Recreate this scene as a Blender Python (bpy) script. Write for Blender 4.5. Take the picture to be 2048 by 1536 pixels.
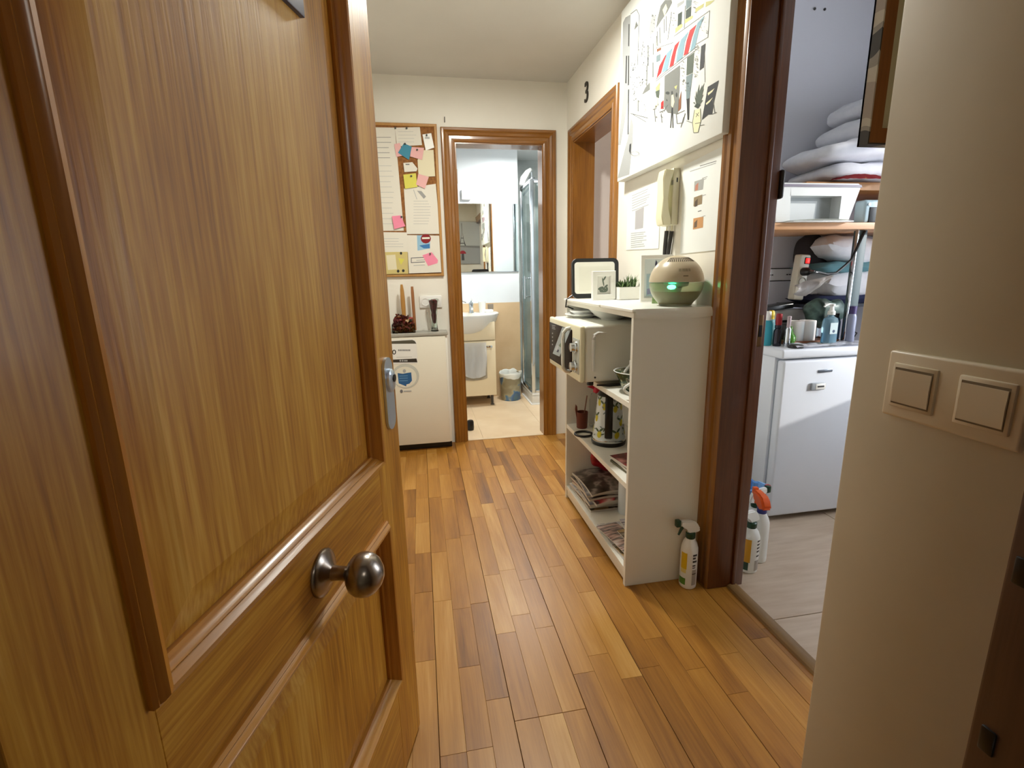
import bpy, bmesh, math, random
from mathutils import Vector, Matrix, noise
for o in list(bpy.data.objects): bpy.data.objects.remove(o)
S = bpy.context.scene; COL = S.collection
PI = math.pi
random.seed(7)
# ------------------------------------------------------------------ camera (calibrated from the vanishing points)
F, CX, CY, H = 986.003, 1024., 768., 1.2
def _cal():
    a = Vector((838-CX, 550-CY, F)).normalized(); b = Vector((1115-CX, 5150-CY, F))
    b = (b-a*(a@b)).normalized(); z = -b; x = a.cross(z)
    return Matrix((x, a, z))
RW = _cal()                                   # camera (x right, y down, z forward) -> world
EYE = Vector((0, 0, H))
def ray(px, py): return RW @ Vector(((px-CX)/F, (py-CY)/F, 1))
def atX(px, py, x): d = ray(px, py); return EYE+d*(x/d.x)
def atY(px, py, y): d = ray(px, py); return EYE+d*(y/d.y)
def atZ(px, py, z): d = ray(px, py); return EYE+d*((z-H)/d.z)
cam = bpy.data.cameras.new('camera'); co = bpy.data.objects.new('camera', cam); COL.objects.link(co)
r, d, f = RW.col[0], RW.col[1], RW.col[2]
M4 = Matrix.Identity(4)
for i in range(3): M4[i][0] = r[i]; M4[i][1] = -d[i]; M4[i][2] = -f[i]; M4[i][3] = EYE[i]
co.matrix_world = M4
cam.sensor_width = 36; cam.lens = 36*F/2048; cam.clip_start = .02
S.camera = co
# ------------------------------------------------------------------ light
S.view_settings.view_transform = 'Standard'; S.view_settings.look = 'None'
S.view_settings.gamma = 1; S.view_settings.exposure = 0; S.view_settings.use_curve_mapping = False
W = bpy.data.worlds.new('world'); S.world = W; W.use_nodes = True
W.node_tree.nodes['Background'].inputs[0].default_value = (.84, .91, 1, 1)
W.node_tree.nodes['Background'].inputs[1].default_value = 7.5
def lamp(name, kind, loc, power, col=(1,1,1), size=.2, target=None, **k):
    l = bpy.data.lights.new(name, kind); l.energy = power; l.color = col
    if kind == 'AREA': l.shape = k.get('shape', 'DISK'); l.size = size; l.size_y = k.get('size_y', size)
    if kind == 'SUN': l.angle = size
    if kind == 'POINT': l.shadow_soft_size = size
    o = bpy.data.objects.new(name, l); COL.objects.link(o); o.location = loc
    if target is not None: o.rotation_euler = (Vector(target)-Vector(loc)).to_track_quat('-Z', 'Y').to_euler()
    return o
LX, LY, LZ = .42, 2.24, 2.385
lamp('hall_lamp_light', 'AREA', (LX, LY, LZ-.015), 26, (1, .985, .90), .17, (LX, LY, 0))
lamp('bathroom_lamp_light', 'AREA', (.83, 4.2, 2.225), 24, (1, .99, .96), .22, (.83, 4.2, 0))
lamp('landing_fill', 'AREA', (.5, -1.25, 2.0), 2.2, (1, .94, .84), .3, (-.1, .6, .9))  # added fill from the unseen landing, brightens the door and its mouldings
lamp('bedroom_fill', 'AREA', (3.2, 3.0, 1.6), 12, (1, .98, .95), .9, (1.2, 3.1, 1.2))  # added fill standing in for daylight; this room has no window built
lamp('sunlight', 'SUN', (5, 0, 4), 2.4, (1, .97, .9), .02, (5-1, .62, 4-.30))
# ------------------------------------------------------------------ materials
def lin(c):
    return tuple(((v/255)/12.92 if v/255 <= .04045 else ((v/255+.055)/1.055)**2.4) for v in c)+(1,)
def M(name, col, rough=.5, metal=0, **k):
    m = bpy.data.materials.new(name); m.use_nodes = True
    b = m.node_tree.nodes['Principled BSDF']
    b.inputs['Base Color'].default_value = lin(col); b.inputs['Roughness'].default_value = rough; b.inputs['Metallic'].default_value = metal
    for n, v in k.items():
        b.inputs[n.replace('_', ' ')].default_value = v
    return m
def nodes(m): return m.node_tree.nodes, m.node_tree.links, m.node_tree.nodes['Principled BSDF']
def ramp(nt, stops):
    r = nt.nodes.new('ShaderNodeValToRGB'); e = r.color_ramp.elements
    while len(e) < len(stops): e.new(.5)
    for i, (p, c) in enumerate(stops): e[i].position = p; e[i].color = lin(c)
    return r
def wood(name, stops, axis='Z', rough=.3, rnd=0., streak=.35, coat=.0, sc=1., bump=.08, var=0.):
    m = M(name, (150, 100, 50), rough); N, L, B = nodes(m)
    B.inputs['Coat Weight'].default_value = coat; B.inputs['Coat Roughness'].default_value = .12
    tc = N.new('ShaderNodeTexCoord'); add = N.new('ShaderNodeVectorMath'); add.operation = 'ADD'
    oi = N.new('ShaderNodeObjectInfo'); mul = N.new('ShaderNodeVectorMath'); mul.operation = 'SCALE'; mul.inputs['Scale'].default_value = 37 if rnd else 0
    cb = N.new('ShaderNodeCombineXYZ')
    for i in range(3): L.new(oi.outputs['Random'], cb.inputs[i])
    L.new(cb.outputs[0], mul.inputs[0]); L.new(tc.outputs['Object'], add.inputs[0]); L.new(mul.outputs[0], add.inputs[1])
    def stretched(a, bb):
        mp = N.new('ShaderNodeMapping'); s = [a*sc]*3; s['XYZ'.index(axis)] = bb*sc; mp.inputs['Scale'].default_value = s
        L.new(add.outputs[0], mp.inputs[0]); return mp
    n1 = N.new('ShaderNodeTexNoise'); n1.inputs['Scale'].default_value = 1; n1.inputs['Detail'].default_value = 5; n1.inputs['Roughness'].default_value = .6; n1.inputs['Distortion'].default_value = .6
    L.new(stretched(9, .8).outputs[0], n1.inputs['Vector'])
    n2 = N.new('ShaderNodeTexNoise'); n2.inputs['Scale'].default_value = 1; n2.inputs['Detail'].default_value = 3
    L.new(stretched(190, 7.).outputs[0], n2.inputs['Vector'])
    mx = N.new('ShaderNodeMix'); mx.data_type = 'FLOAT'; mx.inputs[0].default_value = streak
    L.new(n1.outputs[0], mx.inputs[2]); L.new(n2.outputs[0], mx.inputs[3])
    src = mx.outputs[0]
    if var:
        ma = N.new('ShaderNodeMath'); ma.operation = 'MULTIPLY_ADD'; ma.inputs[1].default_value = var
        sb = N.new('ShaderNodeMath'); sb.operation = 'SUBTRACT'; sb.inputs[1].default_value = var*.5
        L.new(oi.outputs['Random'], ma.inputs[0]); L.new(src, ma.inputs[2]); L.new(ma.outputs[0], sb.inputs[0]); src = sb.outputs[0]
    rp = ramp(m.node_tree, stops); L.new(src, rp.inputs[0]); L.new(rp.outputs[0], B.inputs['Base Color'])
    bp = N.new('ShaderNodeBump'); bp.inputs['Strength'].default_value = bump; bp.inputs['Distance'].default_value = .002
    L.new(n2.outputs[0], bp.inputs['Height']); L.new(bp.outputs[0], B.inputs['Normal'])
    return m
def mottled(name, stops, scale=8, rough=.6, detail=4, bump=0., coord='Object', sxyz=(1,1,1), **k):
    m = M(name, (128,128,128), rough, **k); N, L, B = nodes(m)
    tc = N.new('ShaderNodeTexCoord'); mp = N.new('ShaderNodeMapping'); mp.inputs['Scale'].default_value = sxyz
    n = N.new('ShaderNodeTexNoise'); n.inputs['Scale'].default_value = scale; n.inputs['Detail'].default_value = detail
    L.new(tc.outputs[coord], mp.inputs[0]); L.new(mp.outputs[0], n.inputs['Vector'])
    rp = ramp(m.node_tree, stops); L.new(n.outputs[0], rp.inputs[0]); L.new(rp.outputs[0], B.inputs['Base Color'])
    if bump:
        b = N.new('ShaderNodeBump'); b.inputs['Strength'].default_value = bump; b.inputs['Distance'].default_value = .01
        L.new(n.outputs[0], b.inputs['Height']); L.new(b.outputs[0], B.inputs['Normal'])
    return m
def emit(name, col, strength):
    m = M(name, col, .4); B = m.node_tree.nodes['Principled BSDF']
    B.inputs['Emission Color'].default_value = lin(col); B.inputs['Emission Strength'].default_value = strength
    return m
def glass(name, col=(235, 245, 242), rough=.02, ior=1.45, trans=1.):
    return M(name, col, rough, 0, Transmission_Weight=trans, IOR=ior)
oak = [(.30, (124, 70, 8)), (.45, (180, 119, 28)), (.56, (204, 148, 50)), (.72, (228, 180, 88))]
oakd = [(.25, (88, 46, 14)), (.5, (128, 74, 26)), (.75, (160, 100, 42))]
m_doorv = wood('oak_vertical', oak, 'Z', .42, streak=.42, coat=.06, bump=.15)
m_doorh = wood('oak_horizontal', oak, 'X', .42, streak=.42, coat=.06, bump=.15)
m_mould = wood('oak_moulding', [(.3, (142, 82, 20)), (.5, (182, 116, 38)), (.75, (208, 146, 62))], 'Z', .28, coat=.3)
m_mouldh = wood('oak_moulding_h', [(.3, (150, 94, 26)), (.5, (182, 124, 44)), (.75, (204, 150, 70))], 'X', .28, coat=.3)  # same wood made more golden: light on the horizontal mouldings put into colour
m_casv = wood('casing_oak_v', [(.25, (100, 58, 14)), (.5, (140, 90, 28)), (.75, (168, 116, 48))], 'Z', .3, rnd=1, coat=.4)
m_casx = wood('casing_oak_x', [(.25, (100, 58, 14)), (.5, (140, 90, 28)), (.75, (168, 116, 48))], 'X', .3, rnd=1, coat=.4)
m_casy = wood('casing_oak_y', [(.25, (100, 58, 14)), (.5, (140, 90, 28)), (.75, (168, 116, 48))], 'Y', .3, rnd=1, coat=.4)
m_dark = wood('dark_oak', [(.25, (66, 32, 12)), (.5, (96, 52, 22)), (.75, (124, 72, 34))], 'Z', .35, rnd=1, coat=.3)
m_plank = wood('parquet_oak', [(.24, (108, 66, 16)), (.42, (154, 102, 34)), (.56, (174, 122, 48)), (.76, (200, 154, 84))], 'Y', .37, rnd=1, streak=.2, coat=0., bump=.03, var=.24)
m_thr = wood('threshold_oak', [(.3, (112, 84, 46)), (.7, (148, 114, 70))], 'Y', .4)
m_wall = mottled('cream_paint', [(.3, (236, 233, 222)), (.7, (243, 240, 230))], 3, .55)
m_pier = mottled('pier_paint', [(.3, (204, 195, 172)), (.7, (215, 206, 184))], 4, .5, bump=.02)
m_ceil = mottled('ceiling_paint', [(.3, (212, 212, 207)), (.7, (220, 220, 215))], 2, .8)
m_pink = M('pale_mauve_paint', (226, 217, 211), .6)
m_grey = M('closet_paint', (214, 214, 224), .6)
m_wt = mottled('white_gloss_tile', [(.3, (226, 232, 236)), (.7, (234, 239, 242))], 2, .08)
m_bt = mottled('beige_tile', [(.3, (208, 178, 138)), (.7, (222, 194, 154))], 5, .25, 6)
m_bf = mottled('beige_floor_tile', [(.3, (220, 192, 154)), (.7, (236, 212, 178))], 4, .3, 6)
m_cf = mottled('pale_closet_tile', [(.3, (188, 164, 140)), (.7, (206, 186, 164))], 5, .3, 6, sxyz=(1, 6, 1))
m_grout = M('grout', (150, 130, 108), .9)
m_marble = mottled('grey_marble_tile', [(.3, (168, 172, 170)), (.5, (196, 200, 198)), (.7, (214, 217, 215))], 5, .15, 8)
m_mirror = M('mirror_glass', (242, 246, 245), .01, 1)
m_chrome = M('chrome', (215, 222, 228), .12, 1)
m_steel = M('brushed_steel', (158, 148, 138), .26, 1)
m_silver = M('satin_silver', (205, 218, 232), .3, .75)
m_white = M('white_laminate', (240, 238, 228), .35)
m_plastw = M('white_plastic', (240, 240, 236), .3)
m_cream = M('cream_plastic', (236, 232, 206), .35)
m_mwcream = M('cream_enamel', (240, 235, 204), .3)
m_black = M('black_plastic', (18, 18, 18), .3)
m_darkgrey = M('dark_grey', (52, 52, 52), .5)
m_ceram = M('white_ceramic', (240, 242, 240), .12)
m_paper = M('white_paper', (240, 240, 234), .8)
m_paperg = M('grey_print', (158, 158, 156), .8)
m_ink = M('black_ink', (30, 30, 32), .7)
m_cork = mottled('cork', [(.3, (122, 76, 34)), (.7, (160, 108, 58))], 60, .9)
m_bfr = wood('board_frame_pine', [(.3, (168, 120, 62)), (.7, (200, 154, 92))], 'Z', .45)
m_green = M('dark_green', (22, 62, 40), .35)
m_red = M('red', (176, 22, 30), .4)
m_yel = M('yellow', (226, 190, 24), .5)
m_fab = mottled('white_cotton', [(.3, (222, 220, 224)), (.7, (232, 231, 234))], 30, .9, bump=.1)
m_teal = M('teal_cloth', (98, 142, 150), .9)
m_navy = M('navy_cloth', (26, 32, 66), .9)
m_fridge = M('white_enamel', (232, 236, 244), .25)
m_glass = glass('clear_glass')
# ------------------------------------------------------------------ mesh helpers
class MB:
    def __init__(s): s.bm = bmesh.new(); s.mi = 0
    def _fin(s, n0):
        s.bm.faces.ensure_lookup_table()
        for i in range(n0, len(s.bm.faces)): s.bm.faces[i].material_index = s.mi
    def box(s, lo, hi, bev=0, seg=2, rot=None):
        n0 = len(s.bm.faces); lo, hi = Vector(lo), Vector(hi)
        c = (lo+hi)/2; mt = Matrix.Translation(c) @ (rot.to_4x4() if rot else Matrix.Identity(4)) @ Matrix.Diagonal((*(hi-lo), 1))
        vs = bmesh.ops.create_cube(s.bm, size=1, matrix=mt)['verts']
        if bev:
            es = list({e for v in vs for e in v.link_edges})
            bmesh.ops.bevel(s.bm, geom=es, offset=bev, segments=seg, affect='EDGES', profile=.5)
        s._fin(n0); return s
    def poly(s, pts, ext=None):
        n0 = len(s.bm.faces); a = [s.bm.verts.new(p) for p in pts]
        if ext is None: s.bm.faces.new(a)
        else:
            e = Vector(ext); b = [s.bm.verts.new(Vector(p)+e) for p in pts]; n = len(a)
            s.bm.faces.new(a[::-1]); s.bm.faces.new(b)
            for i in range(n): s.bm.faces.new((a[i], a[(i+1) % n], b[(i+1) % n], b[i]))
        s._fin(n0); return s
    def lathe(s, prof, c=(0,0,0), seg=24, axis='Z', sx=1, sy=1, mat=None, cap=True):
        n0 = len(s.bm.faces); c = Vector(c); rings = []
        for (r_, z) in prof:
            ring = []
            for i in range(seg):
                a = 2*PI*i/seg; p = Vector((r_*math.cos(a)*sx, r_*math.sin(a)*sy, z))
                if axis == 'X': p = Vector((p.z, p.x, p.y))
                if axis == 'Y': p = Vector((p.y, p.z, p.x))
                if mat: p = mat @ p
                ring.append(s.bm.verts.new(c+p))
            rings.append(ring)
        for a, b in zip(rings, rings[1:]):
            for i in range(seg): s.bm.faces.new((a[i], a[(i+1) % seg], b[(i+1) % seg], b[i]))
        if cap:
            if prof[0][0] > 1e-6: s.bm.faces.new(rings[0][::-1])
            if prof[-1][0] > 1e-6: s.bm.faces.new(rings[-1])
        s._fin(n0); return s
    def cyl(s, c, r_, h, axis='Z', seg=20): return s.lathe([(r_, 0), (r_, h)], c, seg, axis)
    def tube(s, pts, r_, seg=8, taper=None):
        n0 = len(s.bm.faces); pts = [Vector(p) for p in pts]; rings = []; up = Vector((.13, .27, 1)).normalized()
        for i, p in enumerate(pts):
            t = (pts[min(i+1, len(pts)-1)]-pts[max(i-1, 0)]).normalized()
            x = t.cross(up)
            if x.length < .05: x = t.cross(Vector((1, 0, 0)))
            x.normalize(); y = x.cross(t); rr = r_*(taper[i] if taper else 1)
            rings.append([s.bm.verts.new(p+(x*math.cos(2*PI*k/seg)+y*math.sin(2*PI*k/seg))*rr) for k in range(seg)])
        for a, b in zip(rings, rings[1:]):
            for i in range(seg): s.bm.faces.new((a[i], a[(i+1) % seg], b[(i+1) % seg], b[i]))
        s.bm.faces.new(rings[0][::-1]); s.bm.faces.new(rings[-1]); s._fin(n0); return s
    def ball(s, c, r_, scl=(1,1,1), seg=16):
        n0 = len(s.bm.faces)
        bmesh.ops.create_uvsphere(s.bm, u_segments=seg, v_segments=max(6, seg//2), radius=r_, matrix=Matrix.Translation(c) @ Matrix.Diagonal((*scl, 1)))
        s._fin(n0); return s
    def grid(s, fn, nu, nv, close=False):
        n0 = len(s.bm.faces); V = [[s.bm.verts.new(fn(i/nu, j/nv)) for j in range(nv+1)] for i in range(nu+1)]
        for i in range(nu):
            for j in range(nv): s.bm.faces.new((V[i][j], V[i+1][j], V[i+1][j+1], V[i][j+1]))
        s._fin(n0); return s
    def pillow(s, c, size, amp=.01, n=14, seed=0, p=4, rot=None):
        c = Vector(c); hx, hy, hz = [v/2 for v in size]; n0 = len(s.bm.faces); R = rot if rot else Matrix.Identity(3); vs = {}
        def key(u, v, sg): return (u, v, 0 if (u in (0, n) or v in (0, n)) else sg)
        def vert(u, v, sg):
            k = key(u, v, sg)
            if k not in vs:
                a, b = u/n*2-1, v/n*2-1
                h = max(0, (1-abs(a)**p))**.5*max(0, (1-abs(b)**p))**.5
                q = Vector((a*hx*(1-.06*(1-abs(b)**2)), b*hy*(1-.06*(1-abs(a)**2)), sg*hz*h))
                w = noise.noise(q*9+Vector((seed*7.3, seed, 0)))*amp+noise.noise(q*22+Vector((seed, 0, 3)))*amp*.4
                q += Vector((w*.5, w*.5, w)); vs[k] = s.bm.verts.new(c+R @ q)
            return vs[k]
        for sg in (1, -1):
            for u in range(n):
                for v in range(n):
                    f_ = [vert(u, v, sg), vert(u+1, v, sg), vert(u+1, v+1, sg), vert(u, v+1, sg)]
                    try: s.bm.faces.new(f_ if sg > 0 else f_[::-1])
                    except ValueError: pass
        s._fin(n0); return s
    def build(s, name, mats, parent=None, sharp=35, loc=None):
        me = bpy.data.meshes.new(name); bmesh.ops.recalc_face_normals(s.bm, faces=s.bm.faces)
        s.bm.to_mesh(me); s.bm.free()
        for m in (mats if isinstance(mats, (list, tuple)) else [mats]): me.materials.append(m)
        me.polygons.foreach_set('use_smooth', [True]*len(me.polygons))
        me.set_sharp_from_angle(angle=math.radians(sharp))
        o = bpy.data.objects.new(name, me); COL.objects.link(o)
        if parent: o.parent = parent
        if loc: o.location = loc
        return o
def blob(mb, c, size, e1, e2, amp, seed, rot=None, nu=44, nv=22):
    c = Vector(c); hx, hy, hz = [v/2 for v in size]; sp = lambda v, e: math.copysign(abs(v)**e, v)
    Rm = rot or Matrix.Identity(3); rows = []
    for j in range(nv+1):
        ph = -PI/2+PI*j/nv; row = []
        for i in range(nu):
            th = 2*PI*i/nu; q = Vector((hx*sp(math.cos(ph), e1)*sp(math.cos(th), e2), hy*sp(math.cos(ph), e1)*sp(math.sin(th), e2), hz*sp(math.sin(ph), e1)))
            w = noise.noise(q*7+Vector((seed*3.1, 0, seed)))*amp+noise.noise(q*20+Vector((0, seed*2.7, 0)))*amp*.35
            q += Vector((q.x/hx*.5, q.y/hy*.5, q.z/hz))*w; row.append(mb.bm.verts.new(c+Rm @ q))
        rows.append(row)
    for r0, r1 in zip(rows, rows[1:]):
        for i in range(nu): mb.bm.faces.new((r0[i], r0[(i+1) % nu], r1[(i+1) % nu], r1[i]))
    bmesh.ops.remove_doubles(mb.bm, verts=mb.bm.verts[:], dist=1e-5)
    return mb
def tag(o, label, cat, group=None, kind=None):
    o['label'] = label; o['category'] = cat
    if group: o['group'] = group
    if kind: o['kind'] = kind
    return o
def thing(name, label, cat, loc=(0,0,0), rz=0, group=None):
    o = bpy.data.objects.new(name, None); COL.objects.link(o); o.empty_display_size = .05
    o.location = loc; o.rotation_euler = (0, 0, rz)
    return tag(o, label, cat, group)
def struct(name, label=None, loc=(0,0,0)):
    o = bpy.data.objects.new(name, None); COL.objects.link(o); o.location = loc; o['kind'] = 'structure'
    if label: o['label'] = label
    return o
def sobj(mb, name, m, label=None, sharp=35):
    o = mb.build(name, m, None, sharp); o['kind'] = 'structure'
    if label: o['label'] = label
    return o
def bx(name, lo, hi, m, parent=None, bev=0, seg=2, rot=None): return MB().box(lo, hi, bev, seg, rot).build(name, m, parent)
def copy_tree(o, parent=None):
    c = o.copy(); COL.objects.link(c)
    if parent: c.parent = parent
    for ch in list(o.children): copy_tree(ch, c)
    return c
def strip(prof, A, B, out, face, ma=1, mb_=1):
    """profile (u across from the inner edge, v proud) swept from A to B, mitred where m=1"""
    A, B, out, face = Vector(A), Vector(B), Vector(out), Vector(face); dr = (B-A).normalized()
    mb = MB(); a = [mb.bm.verts.new(A+out*u+face*v-dr*u*ma) for u, v in prof]; b = [mb.bm.verts.new(B+out*u+face*v+dr*u*mb_) for u, v in prof]
    n = len(prof); mb.bm.faces.new(a); mb.bm.faces.new(b[::-1])
    for i in range(n): mb.bm.faces.new((a[i], b[i], b[(i+1) % n], a[(i+1) % n]))
    return mb
def rrect(w, h, r_, n=5):
    P = []
    for cx_, cy_, a0 in ((w/2-r_, h/2-r_, 0), (-w/2+r_, h/2-r_, 90), (-w/2+r_, -h/2+r_, 180), (w/2-r_, -h/2+r_, 270)):
        for i in range(n+1):
            a = math.radians(a0+90*i/n); P.append((cx_+r_*math.cos(a), cy_+r_*math.sin(a)))
    return P
# ------------------------------------------------------------------ shell
XW, XB, YF = 1.03, 1.16, 3.46                # right wall faces, far wall
XL = -.42
CEIL = 2.41
# hall floor: parquet strips, three to a board
fl = struct('floor', 'oak strip parquet floor of the hallway')
MB().box((XL-.1, -.1, -.06), (1.12, YF+.02, -.007)).build('floor_bed', M('dark_joint', (70, 40, 18), .9), fl)
sw = .0685; x = .185-3*sw*3; cache = {}; cnt = 0; bi = 0
rng = random.Random(11)
while x < 1.10:
    yend = {3: 1.102-.0}.get(bi, None)
    for st in range(3):
        xa, xb = x+st*sw, x+(st+1)*sw
        if xa > 1.10: break
        xb = min(xb, 1.105)
        y = -.1-rng.random()*.3
        jo = yend if yend else rng.uniform(.6, 2.6)
        while y < YF:
            ln = rng.choice([.28, .34, .42, .5, .62])
            y2 = y+ln
            if y < jo-.05 < y2+.12 and abs(y2-jo) < .3: y2 = jo
            y2 = min(y2, YF)
            if y2-y > .03:
                lo = max(y, -.1)
                if y2 > lo+.02:
                    g = .0009 if st == 0 else .0002; g2 = .0009 if st == 2 else .0002; e = .001 if abs(y2-jo) < 1e-4 else .0003
                    key = (round(xb-xa, 4), round(y2-lo, 3), g, g2, e)
                    if key in cache: o = bpy.data.objects.new('plank', cache[key]); COL.objects.link(o); o.parent = fl
                    else:
                        o = MB().box((g, .0003, -.007), (xb-xa-g2, y2-lo-e, 0), .0005, 1).build('plank', m_plank, fl); cache[key] = o.data
                    o.location = (xa, lo, 0); cnt += 1
            y = y2
    x += 3*sw; bi += 1
# closet floor
cf = struct('floor', 'pale stone tile floor of the closet')
MB().box((XB-.04, -.3, -.05), (2.62, 2.42, -.009)).build('floor_bed', m_grout, cf)
tl = None
for i in range(2):
    for j in range(3):
        x0 = 1.12+i*.80; y0 = 1.315+(j-2)*.80
        if tl is None:
            tl = MB().box((0, 0, -.009), (.797, .7975, 0), .001, 1).build('tile', m_cf, cf); o = tl
        else: o = bpy.data.objects.new('tile', tl.data); COL.objects.link(o); o.parent = cf
        o.location = (x0, y0, 0)
for i in range(2):
    o = MB().box((0, 0, -.009), (.797, .282, 0), .001, 1).build('tile', m_cf, cf); o.location = (1.12+i*.80, 2.115, 0)
# bathroom floor
bf = struct('floor', 'beige stone tile floor of the bathroom')
MB().box((-.6, YF+.0, -.05), (1.8, 5.3, -.006)).build('floor_bed', M('beige_grout', (214, 188, 152), .9), bf)
tl = None
for i in range(5):
    for j in range(4):
        if tl is None: tl = MB().box((0, 0, -.006), (.4992, .4992, 0), .0006, 1).build('tile', m_bf, bf); o = tl
        else: o = bpy.data.objects.new('tile', tl.data); COL.objects.link(o); o.parent = bf
        o.location = (-.6+i*.5, YF+.02+j*.5, 0)
# landing and bedroom floors (unseen, only carry light)
sobj(MB().box((-1.6, -1.7, -.05), (1.6, -.1, 0)), 'floor', M('landing_floor', (150, 130, 108), .5), 'stone floor of the landing')
sobj(MB().box((XB-.03, 2.56, -.05), (3.3, 3.6, 0)), 'floor', M('bedroom_floor', (190, 140, 80), .4), 'floor of the room beyond the door numbered three')
# ceilings
sobj(MB().box((XL-.1, .15, CEIL), (XB, YF+.1, CEIL+.06)), 'ceiling', m_ceil, 'plain ceiling of the hallway')
sobj(MB().box((-.7, YF+.1, 2.29), (1.9, 5.4, 2.35)), 'ceiling', M('bathroom_ceiling', (236, 238, 238), .7), 'white ceiling of the bathroom')
sobj(MB().box((XB, -.4, 2.52), (2.75, 2.5, 2.58)), 'ceiling', m_ceil, 'ceiling of the closet')
sobj(MB().box((XB, 2.5, 2.41), (3.4, 3.7, 2.47)), 'ceiling', m_ceil, 'ceiling of the bedroom')
sobj(MB().box((-1.7, -1.8, 2.5), (1.7, .2, 2.56)), 'ceiling', m_ceil, 'ceiling of the landing')
# hall walls
OX0, OX1, OZ = .272, .868, 2.036
w = MB(); w.box((XL-.1, YF, 0), (OX0, YF+.1, CEIL)); w.box((OX1, YF, 0), (XB, YF+.1, CEIL)); w.box((OX0, YF, OZ), (OX1, YF+.1, CEIL))
sobj(w, 'wall_far', m_wall, 'cream end wall of the hallway')
D3A, D3B, D3Z = 2.63, 3.29, 2.02              # door 3 opening
C0, C1, CZ = .655, 1.527, 2.06                # closet opening
w = MB(); w.box((XW, D3B, 0), (XB, YF, CEIL)); w.box((XW, D3A, D3Z), (XB, D3B, CEIL)); w.box((XW, C1, 0), (XB, D3A, CEIL)); w.box((XW, C0, CZ), (XB, C1, CEIL))
sobj(w, 'wall_right', m_wall, 'white right wall of the hallway')
sobj(MB().box((XL-.1, .15, 0), (XL, YF, CEIL)), 'wall_left', m_wall, 'left wall of the hallway behind the open door')
w = MB(); w.box((.59, .335, 0), (XB, .58, CEIL), .004, 2); w.box((.72, .57, 0), (XB, C0, CEIL))
sobj(w, 'wall_pier', m_pier, 'cream wall pier carrying the light switches')
w = MB(); w.box((XL-.1, .15, 0), (-.36, .33, CEIL)); w.box((-.36, .15, 2.09), (XB, .33, CEIL)); w.box((.70, .15, 0), (XB, .33, CEIL))
sobj(w, 'wall_entrance', m_wall, 'wall around the entrance doorway')
w = MB(); w.box((-1.7, -1.8, 0), (1.7, -1.7, 2.5)); w.box((-1.7, -1.7, 0), (-1.6, .15, 2.5)); w.box((1.6, -1.7, 0), (1.7, .05, 2.5)); w.box((-1.6, .05, 0), (-.50, .15, 2.5)); w.box((1.1, .05, 0), (1.7, .15, 2.5)); w.box((-1.6, .1, 2.4), (1.6, .16, 2.5))
sobj(w, 'wall_landing', m_pier, 'walls of the landing')
# bedroom 3 walls
w = MB(); w.box((XB, 3.42, 0), (3.3, 3.52, 2.42)); w.box((3.3, 2.5, 0), (3.4, 3.52, 2.42)); w.box((XB, 2.46, 0), (3.3, 2.56, 2.42))
sobj(w, 'wall_bedroom', m_pink, 'pale mauve wall of the room beyond the door numbered three')
# closet walls with a window in the outer wall
WY0, WY1, WZ0, WZ1 = .95, 1.75, .74, 2.1
w = MB(); w.box((XB, 2.40, 0), (2.7, 2.46, 2.54)); w.box((XB, -.4, 0), (2.7, -.3, 2.54))
w.box((2.6, -.3, 0), (2.7, 2.40, WZ0)); w.box((2.6, -.3, WZ1), (2.7, 2.40, 2.54)); w.box((2.6, WY1, WZ0), (2.7, 2.40, WZ1)); w.box((2.6, -.3, WZ0), (2.7, WY0, WZ1))
w.box((XB, 2.3, 2.40), (XB+.01, 2.46, 2.54)); w.box((XB-.02, -.3, 0), (XB, .36, 2.54)); w.box((XB-.02, .3, CEIL), (XB, 2.4, 2.54))
sobj(w, 'wall_closet', m_grey, 'pale grey painted walls of the closet')
wf = struct('window_1', 'closet window')
for lo, hi in (((2.63, WY0, WZ0), (2.67, WY0+.05, WZ1)), ((2.63, WY1-.05, WZ0), (2.67, WY1, WZ1)), ((2.63, WY0+.05, WZ0), (2.67, WY1-.05, WZ0+.05)), ((2.63, WY0+.05, WZ1-.05), (2.67, WY1-.05, WZ1)), ((2.63, WY0+.04, 1.9), (2.67, WY1-.04, 1.94))):
    bx('window_frame', lo, hi, m_plastw, wf, .004)
# tile border on the closet back wall
tb = struct('trim_5', 'white tile border with black lines and a small medallion on the closet wall')
p0, p1 = atY(1545, 537, 2.399), atY(1590, 562, 2.399)
bz0, bz1 = 1.128, 1.196
bx('border_tile', (XB+.01, 2.394, bz0), (2.5, 2.40, bz1), M('border_white', (224, 224, 228), .2), tb)
for zz in (bz0, bz1-.004): bx('border_line', (XB+.01, 2.392, zz), (2.5, 2.395, zz+.005), m_ink, tb)
for i in range(8):
    c = atY(1560, 549, 2.392); cxm = c.x-.34+i*.17
    if cxm < XB+.05: continue
    MB().lathe([(.0, 0), (.017, .0005), (.017, .002)], (cxm, 2.395, (bz0+bz1)/2), 12, 'Y', sx=1.3).build('border_medallion', m_darkgrey, tb)
    k = MB()
    for dx in (-.06, -.045, .045, .06): k.box((cxm+dx-.005, 2.392, (bz0+bz1)/2-.003), (cxm+dx+.005, 2.395, (bz0+bz1)/2+.003))
    k.build('border_dash', m_darkgrey, tb)
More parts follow.
